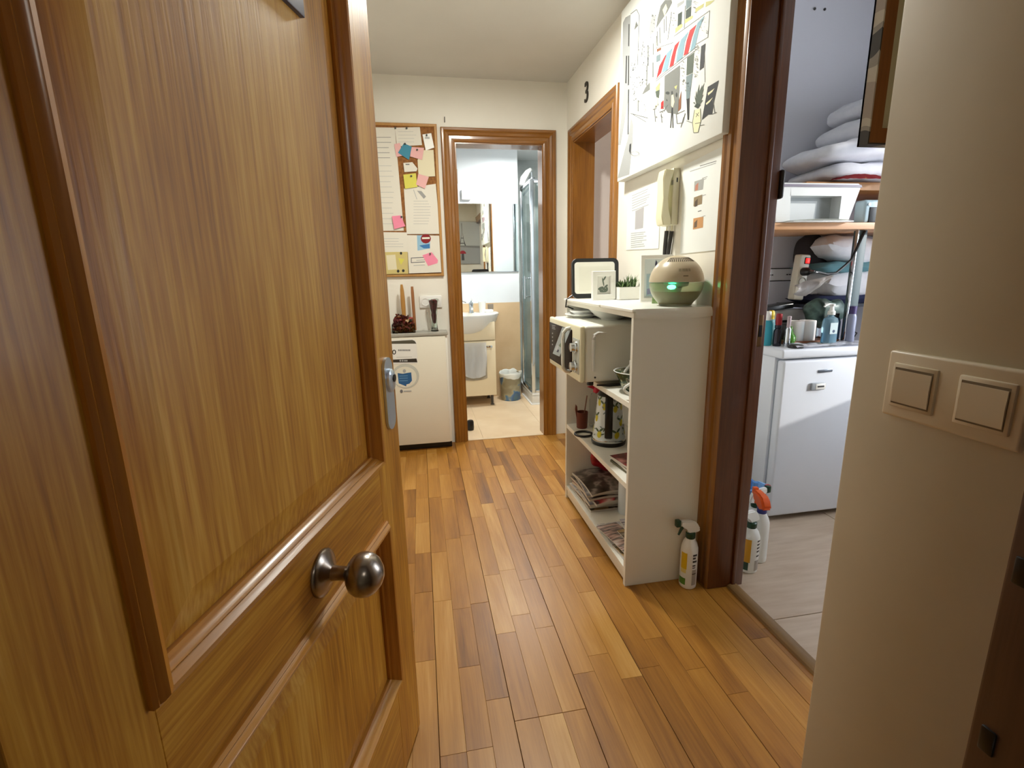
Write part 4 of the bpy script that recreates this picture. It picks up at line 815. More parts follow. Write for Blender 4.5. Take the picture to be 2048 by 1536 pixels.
for i, p in enumerate(pts):
    t_ = (pts[min(i+1, len(pts)-1)]-pts[max(i-1, 0)]).normalized(); nn_ = t_.cross(tdir)
    rings.append([hb.bm.verts.new(p+tdir*a_*.017+nn_*b_*.007) for a_, b_ in ((1, .5), (.6, 1), (-.6, 1), (-1, .5), (-1, -.5), (-.6, -1), (.6, -1), (1, -.5))])
for a_, b_ in zip(rings, rings[1:]):
    for i in range(8): hb.bm.faces.new((a_[i], a_[(i+1) % 8], b_[(i+1) % 8], b_[i]))
hb.bm.faces.new(rings[0]); hb.bm.faces.new(rings[-1][::-1]); hb.build('handle', m_black, ke)
ly, lg_, lgr = M('lemon_yellow', (206, 196, 52), .25), M('lemon_leaf', (70, 92, 60), .3), M('grey_leaf', (120, 136, 140), .3)
def wrapf(rf): return lambda a_, z_: Vector((math.cos(a_)*rf(z_), math.sin(a_)*rf(z_), z_))
def decal(name, items, rf, parent, off=.0006):
    mats = []; mb = MB()
    for i, (m, pl_) in enumerate(items):
        if m not in mats: mats.append(m)
        mb.mi = mats.index(m); ca_ = sum(p[0] for p in pl_)/len(pl_); cz__ = sum(p[1] for p in pl_)/len(pl_)
        w3 = lambda a_, z_: Vector((math.cos(a_)*(rf(z_)+off+i*.00002), math.sin(a_)*(rf(z_)+off+i*.00002), z_))
        n0 = len(mb.bm.faces); c_ = mb.bm.verts.new(w3(ca_, cz__)); vs = [mb.bm.verts.new(w3(*p)) for p in pl_]; md = [mb.bm.verts.new(w3((p[0]+ca_)/2, (p[1]+cz__)/2)) for p in pl_]
        for q in range(len(vs)):
            q2_ = (q+1) % len(vs); mb.bm.faces.new((vs[q], vs[q2_], md[q2_], md[q])); mb.bm.faces.new((md[q], md[q2_], c_))
        mb._fin(n0)
    return mb.build(name, mats, parent, 180)
def ellip(a_, z_, ra, rz_, tilt=0, n_=12): return [(a_+(ra*math.cos(t)*math.cos(tilt)-rz_*math.sin(t)*math.sin(tilt))/.065, z_+ra*math.cos(t)*math.sin(tilt)+rz_*math.sin(t)*math.cos(tilt)) for t in [2*PI*i/n_ for i in range(n_)]]
dc = []
rk_ = random.Random(4)
for (da, z_) in ((-.62, .055), (.55, .055), (-1.05, .125), (.95, .11), (.5, .175), (-.38, .185), (-.9, .2), (1.4, .06), (-1.5, .07), (1.15, .18), (2.2, .1), (3., .15), (-2.3, .12), (-2.9, .06), (2.7, .05)):
    a_ = ha+da; dc.append((ly, ellip(a_, z_, .011, .017, rk_.uniform(-.3, .3)))); dc.append((lg_, ellip(a_-.2, z_+.018, .005, .013, 1.0))); dc.append((lg_, ellip(a_+.12, z_+.022, .005, .012, -.8)))
for _ in range(46): dc.append((rk_.choice([lgr, lgr, lg_]), ellip(ha+rk_.uniform(-3.1, 3.1), rk_.uniform(.045, .215), .003, rk_.uniform(.006, .011), rk_.uniform(-1.4, 1.4), 8)))
decal('lemon_print', dc, kr, ke)['kind'] = 'stuff'
# other things on shelf 2
ct_ = thing('utensil_cup', 'brown cup with brown sticks at the far end of the kettle shelf', 'cup', (.775, 2.315, Z2))
m_brn = M('brown_clay', (104, 44, 26), .5)
MB().lathe([(.025, 0), (.027, .003), (.030, .085), (.027, .085), (.024, .006), (0, .005)], (0, 0, 0), 22).build('cup_body', m_brn, ct_)
tag(MB().poly([(.753, 2.312, .43), (.760, 2.312, .43), (.748, 2.312, .535), (.741, 2.312, .545), (.738, 2.312, .52)], (0, .005, 0)).build('wooden_spatula', m_brn), 'short brown paddle leaning in the brown cup', 'utensil')
tag(MB().tube([(.786, 2.318, .43), (.792, 2.322, .51), (.804, 2.326, .585)], .0032, 8).build('wooden_stick', M('stick_brown', (136, 92, 72), .6)), 'thin brown stick leaning in the brown cup', 'stick')
sq = thing('squeeze_bottle', 'clear bottle with a red nozzle behind the kettle', 'bottle', (.855, 2.325, Z2))
MB().lathe([(.034, 0), (.036, .005), (.036, .14), (.028, .17), (.015, .18)], (0, 0, 0), 22).build('bottle_body', glass('clear_plastic', (240, 238, 236), .1, 1.1), sq); MB().lathe([(.018, .18), (.018, .20), (.010, .215), (.008, .24), (0, .241)], (0, 0, 0), 18).build('nozzle', M('nozzle_red', (200, 36, 60), .4), sq); MB().poly([(-.05, -.004, .21), (.0, -.006, .222), (.012, -.006, .204), (-.004, -.004, .17), (-.014, -.004, .195)], (0, .01, 0)).build('trigger', M('trigger_red', (200, 36, 60), .4), sq)
cr = thing('kettle_cord', 'black kettle cord looped on the shelf', 'cord', (.775, 2.20, Z2))
MB().tube([(-.030+.042*math.cos(t), .0+.040*math.sin(t), .006) for t in [PI*.0+2*PI*i/22 for i in range(21)]]+[(.06, -.02, .006), (.10, .03, .006)], .0055, 8).build('cord', m_black, cr)
tag(MB().tube([(.905, 2.02, Z2+.006), (.90, 1.96, Z2+.006), (.86, 1.93, Z2+.006), (.87, 1.86, Z2+.006), (.94, 1.80, Z2+.006)], .005, 8).build('black_cable', m_black), 'black cable end on the shelf right of the kettle', 'cable')
tag(MB().lathe([(.030, 0), (.032, .003), (.032, .105), (.028, .125), (0, .127)], (.935, 1.96, Z2), 20).build('jar', M('pale_blue_jar', (186, 208, 222), .25)), 'pale blue jar half hidden right of the kettle', 'jar')
tag(MB().box((.955, 1.78, Z2), (1.0, 1.88, Z2+.07), .008).build('charger', m_black), 'black charger block in the corner right of the kettle', 'charger')
# magazines: every one its own object
def magazine(label, c, size, rz, th, mat, bend=.0, tilt=0., group=None, name='magazine', edge=None, ry=0.):
    t = thing(name, label, 'magazine', c, rz, group); t.rotation_euler = (tilt, ry, rz)
    w_, l_ = size
    k_ = MB().grid(lambda u, v: Vector(((u-.5)*w_, (v-.5)*l_, th+bend*(math.sin(u*PI)*.5+math.sin(v*PI)*.5))), 6, 6); k_.build('cover', mat, t)
    k_ = MB(); f_ = lambda u, v, z: Vector(((u-.5)*w_*.995, (v-.5)*l_*.995, z+bend*(math.sin(u*PI)*.5+math.sin(v*PI)*.5)))
    k_.grid(lambda u, v: f_(u, v, 0), 6, 6)
    for fn in (lambda u, v: f_(u, 0, v*th*.96), lambda u, v: f_(u, 1, v*th*.96), lambda u, v: f_(0, u, v*th*.96), lambda u, v: f_(1, u, v*th*.96)): k_.grid(fn, 6, 1)
    k_.build('pages', edge or m_paper, t)
    return t
def cover(name, cols, sc, stretch=(1, 1, 1)): return mottled(name, [(.30, cols[0]), (.45, cols[1]), (.55, cols[2]), (.7, cols[3])], sc, .3, 2, sxyz=stretch)
cv = [cover('cover_dark', ((30, 28, 28), (70, 62, 58), (150, 140, 132), (40, 36, 36)), 14), cover('cover_red', ((206, 196, 186), (176, 40, 48), (60, 50, 48), (220, 214, 206)), 12), cover('cover_grey', ((90, 88, 92), (150, 150, 156), (210, 210, 214), (60, 60, 64)), 16), cover('cover_tan', ((150, 116, 70), (196, 168, 120), (80, 66, 50), (220, 210, 190)), 13), cover('cover_pale', ((224, 222, 220), (196, 196, 206), (236, 234, 230), (140, 140, 156)), 15), cover('cover_mauve', ((96, 92, 106), (176, 174, 190), (222, 220, 228), (120, 116, 132)), 10, (1, 5, 1))]
cv.append(cover('cover_rose', ((236, 232, 228), (204, 172, 164), (92, 86, 84), (238, 236, 232)), 9, (1, 6, 1)))
pg = M('page_edges', (206, 200, 190), .7)
z_ = Z3
far = [('bottom magazine of the far pile on the bottom shelf, tan edged', 3, .010, .03, .0), ('second magazine from the bottom of the far pile', 0, .009, -.05, .004), ('pale magazine in the lower half of the far pile', 4, .010, .08, .006), ('grey magazine in the middle of the far pile', 2, .010, -.02, .010), ('red and white magazine in the far pile, pushed to the left', 1, .012, .12, .014), ('dark magazine in the upper half of the far pile', 0, .011, .02, .018), ('grey magazine second from the top of the far pile', 2, .010, -.06, .022), ('dark magazine on top of the far pile on the bottom shelf', 0, .010, .04, .026)]
mgo = []
for i, (lb_t, ci, th, a_, bd) in enumerate(far):
    mgo.append(magazine(lb_t, (.845+.006*math.sin(i*2.1), 2.215+.012*math.sin(i*1.3)-(.01 if ci == 1 else 0), z_+.0005), (.215, .285), a_, th, cv[ci], bd, 0, 'magazine pile at the far end of the bottom shelf', edge=pg)); z_ += th+.0008+(.0)
tag(MB().lathe([(.043, 0), (.045, .003), (.045, .215), (.043, .218), (.018, .218), (.018, .20), (0, .20)], (.915, 2.04, Z3), 28).build('paper_roll', M('paper_roll_white', (224, 232, 238), .8)), 'white kitchen paper roll standing on the bottom shelf', 'paper roll')
rb = blob(MB(), (.900, 2.330, Z3+.185), (.14, .10, .18), .9, .8, .06, 5)
tag(rb.build('red_bag', mottled('red_plastic', [(.35, (120, 10, 20)), (.6, (186, 22, 34))], 14, .35, bump=.2)), 'crumpled red bag lying on the far magazine pile', 'bag')
z_ = Z3
near = [('large cream leaflet lying flat under the near papers on the bottom shelf', 4, (.205, .31), .003, .02, .0, .0), ('tan brochure at the bottom of the near pile', 3, (.21, .15), .008, .12, .0, -.085), ('dark brochure with pale title in the near pile', 0, (.2, .17), .008, -.10, .004, -.075), ('pink and grey brochure slipping off the near pile edge', 6, (.10, .24), .004, .16, .004, .0), ('cream brochure with a green picture in the near pile', 3, (.19, .20), .006, .05, .006, -.05), ('mauve grey printed leaflet on top of the near pile', 5, (.17, .25), .007, -.12, .006, -.01)]
for i, (lb_t, ci, sz, th, a_, bd, dy) in enumerate(near):
    cx_ = {0: .835, 3: .775}.get(i, .828+.012*i); magazine(lb_t, (cx_, 1.785+dy if i else 1.80, z_+.0005), sz, a_, th, cv[ci], bd, 0, 'brochures on the near end of the bottom shelf', 'brochure', pg); z_ += th+.001
z_ = Z2
for i, (lb_t, ci, th, a_) in enumerate((('dark green edged magazine at the bottom of the small pile beside the kettle', 3, .009, .10), ('brown magazine in the middle of the small pile beside the kettle', 0, .009, .04), ('dark red glossy magazine on top of the small pile beside the kettle', 1, .009, .14))):
    magazine(lb_t, (.845, 1.740, z_+.0005), (.185, .225), a_, th, cover('cover_small_%d' % i, (((40, 44, 30), (90, 80, 40), (60, 58, 40), (30, 30, 26)), ((50, 40, 30), (110, 80, 50), (40, 34, 30), (80, 60, 40)), ((70, 30, 30), (140, 56, 56), (90, 40, 40), (190, 130, 120)))[i], 12), .003, 0, 'small magazine pile beside the kettle', edge=M('olive_pages', (96, 92, 66), .6) if i == 0 else pg); z_ += th+.001
# ------------------------------------------------------------------ on top of the bookcase
def frame_on_top(name, label, cat, quad, Y, zb, thick, border, mat_b, mat_in, rc=.004, lean=.06):
    """picture frame: front rectangle given by photo corners on the plane Y"""
    a_, b_ = atY(*quad[0], Y), atY(*quad[1], Y); w_ = b_.x-a_.x; h_ = atY(*quad[2], Y).z-zb
    t = thing(name, label, cat, (a_.x, Y, zb)); t.rotation_euler = (-lean, 0, 0)
    return t, w_, h_
tp = TZ+.001
t, w_, h_ = frame_on_top('panel_lamp', 'white panel with a thick rounded black rim at the far end of the bookcase top', 'panel', ((1146, 598), (1238, 594), (1190, 516)), 2.355, tp, .02, .02, m_black, m_white)
k = MB().poly([(w_/2+a, .006, h_/2+b) for a, b in rrect(w_, h_, .028, 6)], (0, .018, 0)); k.build('black_rim', M('rim_black', (26, 30, 34), .4), t)
k = MB().poly([(w_/2-.006+a, .001, h_/2+.002+b) for a, b in rrect(w_-.034, h_-.040, .014, 5)], (0, .006, 0)); k.build('white_panel', M('panel_white', (246, 246, 236), .25), t)
k = MB().poly([(w_/2-.006+a, .0, h_/2+b) for a, b in rrect(w_-.075, h_-.075, .008, 4)], (0, .002, 0)); k.build('inner_panel', M('panel_inner', (238, 238, 226), .4), t)
bx('label', (w_*.40, -.001, .006), (w_*.5, .007, .012), m_paperg, t)
tag(MB().tube([(.766, 2.37, tp+.02), (.735, 2.365, tp+.015), (.704, 2.36, tp-.005), (.697, 2.35, tp-.04), (.702, 2.335, 1.035), (.735, 2.35, 1.022)], .0035, 8).build('lamp_cable', m_black), 'thin black cable hanging from the black-rimmed panel', 'cable')
t, w_, h_ = frame_on_top('photo_frame', 'small white photo frame with a grey leaf picture on the bookcase top', 'photo frame', ((1183, 602), (1229, 599), (1205, 542)), 2.205, tp, .02, .02, m_black, m_white, lean=.05)
fpz = [(0, .002), (0, .012), (.003, .016), (.022, .016), (.024, .012), (.024, -.004), (0, -.004)]
def small_frame(t, w_, h_, pic, border=.024, dep=1.0):
    P_ = [(u*border/.024, v*dep) for u, v in fpz]; i_ = border
    for A_1, B_1, o_1 in (((i_, 0, i_), (w_-i_, 0, i_), (0, 0, -1)), ((w_-i_, 0, h_-i_), (i_, 0, h_-i_), (0, 0, 1)), ((i_, 0, h_-i_), (i_, 0, i_), (-1, 0, 0)), ((w_-i_, 0, i_), (w_-i_, 0, h_-i_), (1, 0, 0))):
        strip(P_, A_1, B_1, o_1, (0, -1, 0)).build('frame_bar', m_plastw, t, 30)
    bx('backing', (.004, .0, .004), (w_-.004, .006, h_-.004), pic, t)
small_frame(t, w_, h_, M('picture_white', (232, 232, 226), .5))
lf = M('leaf_grey', (104, 116, 104), .6); li = []
for (cx_, cy_, rx, ry, tl_) in ((.5, .62, .03, .16, .25), (.56, .74, .10, .035, .9), (.40, .40, .13, .05, .3), (.55, .36, .13, .05, -.4), (.62, .46, .10, .04, .6), (.42, .32, .10, .04, -.2), (.66, .36, .05, .08, 0), (.5, .28, .16, .03, 0)):
    li.append((lf, [(w_*(cx_+rx*math.cos(a_)*math.cos(tl_)-ry*math.sin(a_)*math.sin(tl_)), h_*(cy_+rx*math.cos(a_)*math.sin(tl_)+ry*math.sin(a_)*math.cos(tl_))) for a_ in [2*PI*i/10 for i in range(10)]]))
prints('leaf_print', li, lambda u, v: Vector((u, 0, v)), (0, -1, 0), t, .00005, .0004)
t, w_, h_ = frame_on_top('photo_frame', 'white photo frame with a pale blue picture behind the air purifier', 'photo frame', ((1279, 606), (1345, 602), (1310, 510)), 1.96, tp, .02, .02, m_black, m_white, lean=.08)
t.rotation_euler = (-.08, 0, math.radians(-12))
small_frame(t, w_, h_, M('picture_sky', (226, 236, 240), .3), .016)
pi_ = [(M('pic_blue', (176, 204, 216), .4), [(w_*.18, h_*.12), (w_*.8, h_*.12), (w_*.8, h_*.62), (w_*.18, h_*.60)]), (M('pic_lilac', (150, 156, 190), .4), [(w_*.2, h_*.15), (w_*.5, h_*.2), (w_*.45, h_*.3), (w_*.2, h_*.28)]), (M('pic_dark', (60, 66, 96), .4), [(w_*.44, h_*.42), (w_*.47, h_*.85), (w_*.43, h_*.9), (w_*.41, h_*.8)]), (M('pic_black', (40, 46, 44), .4), [(w_*.5, h_*.3), (w_*.8, h_*.35), (w_*.8, h_*.6), (w_*.52, h_*.58)])]
prints('picture_print', pi_, lambda u, v: Vector((u, 0, v)), (0, -1, 0), t, .00005, .0004)
gp = thing('potted_grass', 'small green artificial grass in a white square pot on the bookcase', 'plant', (.945, 2.205, tp))
kp = MB()
for lo, hi in (((-.052, -.052, 0), (.052, .052, .004)), ((-.052, -.052, .004), (.052, -.047, .055)), ((-.052, .047, .004), (.052, .052, .055)), ((-.052, -.047, .004), (-.047, .047, .055)), ((.047, -.047, .004), (.052, .047, .055))): kp.box(lo, hi)
kp.build('pot', m_plastw, gp); bx('soil', (-.047, -.047, .004), (.047, .047, .048), M('soil', (60, 50, 36), .9), gp)
gr = MB(); rr_ = random.Random(8)
for i in range(120):
    a_ = Vector((rr_.uniform(-.042, .042), rr_.uniform(-.042, .042), .047)); d_ = Vector((rr_.uniform(-.5, .5)+a_.x*9, rr_.uniform(-.5, .5)+a_.y*7, rr_.uniform(.5, 1.2))).normalized(); L_ = rr_.uniform(.035, .062)*(1.2 if a_.x > .005 else .75); s_ = Vector((-d_.y, d_.x, .2)).normalized()*.0034
    m_ = a_+d_*L_*.55+Vector((0, 0, .006)); e_ = a_+d_*L_; gr.mi = i % 2
    gr.poly([a_-s_*.7, a_+s_*.7, m_+s_, m_-s_]); gr.poly([m_-s_, m_+s_, e_])
go = gr.build('grass_blades', [M('grass_dark', (52, 78, 40), .6), M('grass_mid', (92, 116, 66), .6)], gp); go['kind'] = 'stuff'
# air purifier globe
pu = thing('air_purifier', 'beige globe air purifier with a green-lit water bowl on the bookcase', 'air purifier', (.925, 1.705, tp))
Rg, zc = .0965, .082
m_dome = M('dome_taupe', (196, 182, 154), .3)
prf = [(Rg*math.cos(math.radians(a_)), zc+Rg*math.sin(math.radians(a_))) for a_ in range(4, 90, 6)]
MB().lathe([(Rg*.93, zc+.002), (Rg*1.0, zc+.003)]+prf+[(0, zc+Rg)], (0, 0, 0), 48).build('dome', m_dome, pu)
prb = [(.058, 0), (.062, .003)]+[(Rg*.985*math.cos(math.radians(a_)), zc+Rg*.985*math.sin(math.radians(a_))) for a_ in range(-54, 0, 6)]
prb = [(.054, 0), (.058, .002)]+[q for q in prb[2:] if q[1] > .006]+[(Rg*.985, zc-.001)]
inn = [(r_-.0025, z_+.001) for r_, z_ in prb[::-1][:-2]]+[(0, .006)]
MB().lathe(prb+inn, (0, 0, 0), 48, cap=False).build('bowl', glass('bowl_plastic', (226, 230, 206), .22, 1.2, .8), pu)
wl = [(0, .007)]+[(r_-.004, max(.007, z_)) for r_, z_ in prb[1:] if z_ < .052]+[(Rg*.985*math.cos(math.asin((zc-.052)/(Rg*.985)))-.004, .052), (0, .052)]
MB().lathe(wl, (0, 0, 0), 40, cap=False).build('water', M('amber_water', (150, 128, 60), .1, 0, Transmission_Weight=.35, IOR=1.2), pu)
MB().lathe([(.045, .082), (.042, .070), (.022, .064), (.010, .026), (.0, .024)], (0, 0, 0), 24).build('impeller_housing', M('housing_dark', (70, 84, 74), .4), pu)
MB().ball((-.046, -.054, .068), .010, (1.6, 1, .8), 12).build('green_light', emit('green_led', (60, 255, 190), 26), pu)
vs = MB()
for i in range(15):
    a_ = math.radians(-101+(-48+i*96/14)); el = math.radians(57); c_ = Vector((math.cos(a_)*math.cos(el)*Rg, math.sin(a_)*math.cos(el)*Rg, zc+Rg*math.sin(el)))
    up_ = Vector((-math.cos(a_)*math.sin(el), -math.sin(a_)*math.sin(el), math.cos(el))); sd = Vector((-math.sin(a_), math.cos(a_), 0)); nn_ = up_.cross(sd)*-1
    if nn_.dot(c_-Vector((0, 0, zc))) < 0: nn_ = -nn_
    vs.poly([c_+up_*.012*s1+sd*.0013*s2+nn_*.0006 for s1, s2 in ((-1, -1), (-1, 1), (1, 1), (1, -1))], -nn_*.002)
vso = vs.build('vent_slot', M('vent_dark', (62, 50, 34), .7), pu); vso['kind'] = 'stuff'
lg2 = []
m_emb = M('embossed_grey', (160, 150, 124), .4)
for i, wq in enumerate((.010, .012, .010, .008)): lg2.append((m_emb, [(-.022+i*.0125, .0), (-.022+i*.0125+wq, .0), (-.022+i*.0125+wq, .011), (-.022+i*.0125, .011)]))
lg2.append((M('label_dark', (120, 106, 80), .4), [(-.006, -.018), (.012, -.018), (.012, -.014), (-.006, -.014)]))
def domef(u, v):
    a_ = math.radians(-101)+u/Rg; el = math.radians(24)+v/Rg; return Vector((math.cos(a_)*math.cos(el)*(Rg+.0008), math.sin(a_)*math.cos(el)*(Rg+.0008), zc+(Rg+.0008)*math.sin(el)))
mbd = MB(); mts = [m_emb, lg2[-1][0]]
for m, q in lg2: mbd.mi = mts.index(m); mbd.poly([domef(*p) for p in q])
mbd.build('embossed_logo', mts, pu, 180)
a = atZ(1302, 606, tp); tag(MB().poly([(a.x-.012, 1.83, tp), (a.x+.03, 1.80, tp), (a.x+.028, 1.80, tp+.062), (a.x-.006, 1.83, tp+.085)], (.003, .004, 0)).build('green_card', mottled('green_print', [(.4, (110, 140, 80)), (.55, (160, 190, 130)), (.7, (206, 216, 180))], 40, .4)), 'green printed card leaning left of the air purifier', 'card')
# ------------------------------------------------------------------ spray bottles
def spray(label, c, rz, h=.285, r_=.033, body=None, head=None, collar=None, noz=None, deco=(), trig=None, fat=1., headf=1., hw=.010):
    t = thing('spray_bottle', label, 'spray bottle', c, rz)
    body = body or m_plastw; head = head or m_plastw; collar = collar or m_green; hb_ = h*.735
    pf = [(r_*.86, 0), (r_*.97, .004), (r_, .012), (r_, hb_*.72), (r_*.97, hb_*.80), (r_*.8, hb_*.90), (r_*.56, hb_*.965), (r_*.46, hb_)]
    MB().lathe(pf, (0, 0, 0), 28, sy=fat).build('bottle', body, t)
    MB().lathe([(r_*.50, hb_-.004), (r_*.56, hb_), (r_*.56, hb_+.018), (r_*.44, hb_+.022)], (0, 0, 0), 22).build('collar', collar, t)
    hz = hb_+.018; s_ = headf
    hd_ = MB().poly([(-.048*s_, -hw, hz+.034*s_), (-.046*s_, -hw, hz+.055*s_), (.004, -hw, hz+.052*s_), (.022*s_, -hw, hz+.040*s_), (.036*s_, -hw, hz+.014*s_), (.034*s_, -hw, hz+.004), (.012, -hw, hz), (-.014, -hw, hz), (-.020*s_, -hw, hz+.024*s_), (-.030*s_, -hw, hz+.030*s_)], (0, hw*2, 0))
    bmesh.ops.bevel(hd_.bm, geom=list(hd_.bm.edges), offset=.0045 if hw < .012 else .008, segments=2, affect='EDGES'); ho = hd_.build('trigger_head', head, t)
    MB().box((-.064*s_, -.010, hz+.031*s_), (-.046*s_, .010, hz+.058*s_), .003).build('nozzle', noz or collar, t)
    MB().tube([(-.030*s_, 0, hz+.032*s_), (-.040*s_, 0, hz+.018*s_), (-.050*s_, 0, hz-.004)], .0055, 8, [1.2, 1, .7]).build('trigger', trig or noz or collar, t)
    if deco: decal('label', deco, lambda z_: r_, t)
    return t
m_lblw = M('label_yellow', (222, 186, 20), .4); m_lblg = M('label_green', (82, 128, 44), .4); m_lblk = M('label_text', (52, 46, 40), .4); m_lbgr = M('label_grey', (170, 160, 148), .4)
def rectd(a0, a1, z0, z1, n_=4): return [(a0+(a1-a0)*i/n_, z0) for i in range(n_+1)]+[(a1+(a0-a1)*i/n_, z1) for i in range(n_+1)]
vd = math.radians(-120)
deco = [(m_lblw, rectd(vd-1.0, vd-.22, .085, .152)), (M('label_yellow_pale', (230, 214, 130), .4), rectd(vd-.95, vd-.28, .068, .085)), (m_lblg, rectd(vd-1.25, vd-.30, .018, .046)), (m_lbgr, rectd(vd+.42, vd+.98, .020, .085))]
for i, (z0, z1) in enumerate(((.142, .150), (.130, .138), (.116, .124), (.100, .106), (.066, .070), (.092, .096))): deco.append((m_lblk, rectd(vd+.42, vd+(.98 if i % 2 == 0 else .8), z0, z1)))
spray('white spray bottle with green collar standing by the bookcase and the closet door frame', (.957, 1.556, 0), 0, .282, .032, deco=deco)
s1 = atZ(1498, 1146, 0)
deco2 = [(M('label_amber', (206, 148, 30), .4), rectd(vd-1.2, vd-.2, .05, .150)), (m_green, rectd(vd-1.2, vd-.35, .015, .05)), (m_lbgr, rectd(vd+.30, vd+.95, .015, .06))]+[(m_lblk, rectd(vd+.45, vd+.95, z0, z0+.007)) for z0 in (.075, .095, .110, .125, .140)]
def spx(label, px, ytop, Y, **k):
    a_ = atY(px, ytop, Y); spray(label, (a_.x, Y, 0), k.pop('rz'), a_.z, **k)
spray('white spray bottle with amber label and green collar, front one inside the closet door', (s1.x+.010, s1.y+.025, 0), .25, .262, .036, deco=deco2)
spx('tall white spray bottle with an orange head and blue collar in the closet', 1527, 988, 1.655, rz=math.radians(262), r_=.034, head=M('orange_plastic', (226, 92, 24), .35), collar=M('collar_blue', (44, 50, 130), .4), noz=M('orange_nozzle', (226, 92, 24), .35), headf=1.1, hw=.019)
spx('white spray bottle with a white head and dark green collar behind the orange one', 1514, 980, 1.735, rz=math.radians(190), r_=.035, headf=1.1)
spx('white bottle with a blue head, furthest left of the closet bottles', 1499, 950, 1.80, rz=math.radians(80), r_=.034, head=M('head_blue', (70, 130, 206), .35), collar=M('collar_sky', (90, 150, 220), .4))
spx('pale blue bottle with a red nozzle at the back of the closet bottles', 1517, 963, 1.845, rz=math.radians(95), r_=.034, body=M('pale_blue_body', (150, 190, 232), .35), head=M('head_lightblue', (130, 182, 236), .35), collar=M('collar_lightblue', (130, 182, 236), .35), noz=M('nozzle_crimson', (190, 24, 56), .4))
spray('white bottle with a dark green label beside the closet door frame', (1.235, 1.69, 0), math.radians(85), .29, .033, head=M('head_teal', (70, 120, 140), .4), deco=[(m_green, rectd(-2.9, -1.2, .09, .19))])
# ------------------------------------------------------------------ closet fridge
FX0, FX1, FY0 = 1.585, 2.10, 1.92
fg = thing('mini_fridge', 'white mini fridge in the closet with a magnet on its door', 'fridge', (1.84, 2.15, 0)); o = Vector(fg.location)
def fb(name, lo, hi, m, bev=.004, seg=2): return bx(name, Vector(lo)-o, Vector(hi)-o, m, fg, bev, seg)
fb('body', (FX0-.004, FY0+.055, .03), (FX1, 2.385, .80), m_fridge, .006); fb('door', (FX0, FY0, .028), (FX1, FY0+.046, .79), m_fridge, .012, 3); fb('door_seal', (FX0+.008, FY0+.046, .04), (FX1-.008, FY0+.055, .785), M('seal_grey', (150, 158, 168), .6), 0)
fb('worktop', (FX0-.018, FY0-.008, .80), (FX1+.01, 2.39, .842), m_fridge, .010, 3)
for fx in (FX0+.05, FX1-.05): MB().cyl(Vector((fx, FY0+.10, 0))-o, .018, .032).build('foot', m_black, fg)
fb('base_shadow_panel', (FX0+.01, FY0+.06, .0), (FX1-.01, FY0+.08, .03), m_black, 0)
a = atY(1650, 742, FY0)-o; MB().box(a+Vector((-.036, -.005, -.006)), a+Vector((.036, 0, .008)), .002, 2, Matrix.Rotation(math.radians(-2), 3, 'Y')).build('name_badge', M('badge_grey', (116, 124, 136), .3, .6), fg)
a = atY(1633, 772, FY0); mgn = thing('fridge_magnet', 'small silver magnet on the mini fridge door', 'magnet', (a.x, FY0, a.z)); bx('magnet_body', (-.034, -.012, -.017), (.034, -.001, .017), M('magnet_grey', (160, 166, 172), .4), mgn, .003); bx('magnet_face', (-.014, -.0135, -.013), (.036, -.011, .013), m_plastw, mgn, .002); bx('magnet_print', (-.006, -.0145, -.004), (.028, -.013, .004), m_darkgrey, mgn)
FT = .842
# crumpled plastic sheet on the fridge
sh_ = MB().grid(lambda u, v: Vector((1.64+.43*u, 1.915+.10*v, FT+.004+.012*abs(noise.noise(Vector((u*6, v*4, 2))))+.006*noise.noise(Vector((u*15, v*9, 5)))*.5+.004)), 36, 8); bmesh.ops.solidify(sh_.bm, geom=sh_.bm.faces[:], thickness=.0012)
tag(sh_.build('plastic_sheet', M('white_film', (238, 238, 244), .12)), 'crumpled white plastic sheet along the front of the fridge top', 'sheet')
FT2 = FT+.0
tray = thing('tray', 'brown wooden tray under the toilet rolls', 'tray', (1.82, 2.10, FT2))
m_tray = wood('tray_wood', [(.3, (120, 66, 34)), (.7, (156, 96, 56))], 'X', .5)
bx('tray_base', (-.13, -.075, 0), (.13, .075, .010), m_tray, tray)
for lo, hi in (((-.13, -.079, 0), (.13, -.075, .018)), ((-.13, .075, 0), (.13, .079, .018)), ((-.134, -.079, 0), (-.13, .079, .018)), ((.13, -.079, 0), (.134, .079, .018))): bx('tray_edge', lo, hi, m_tray, tray)
m_tp = M('toilet_paper', (232, 226, 222), .9)
for q, lb_t in ((1601, 'left toilet roll on the brown tray'), (1632, 'right toilet roll on the brown tray')):
    a = atZ(q, 688, FT2+.012); rl = MB().lathe([(.035, 0), (.037, .003), (.037, .097), (.035, .10), (.018, .10), (.016, .085), (0, .085)], (a.x*1.02, 2.065, FT2+.0105), 28)
    tag(rl.build('toilet_roll', m_tp), lb_t, 'toilet roll', 'toilet rolls on the brown tray')
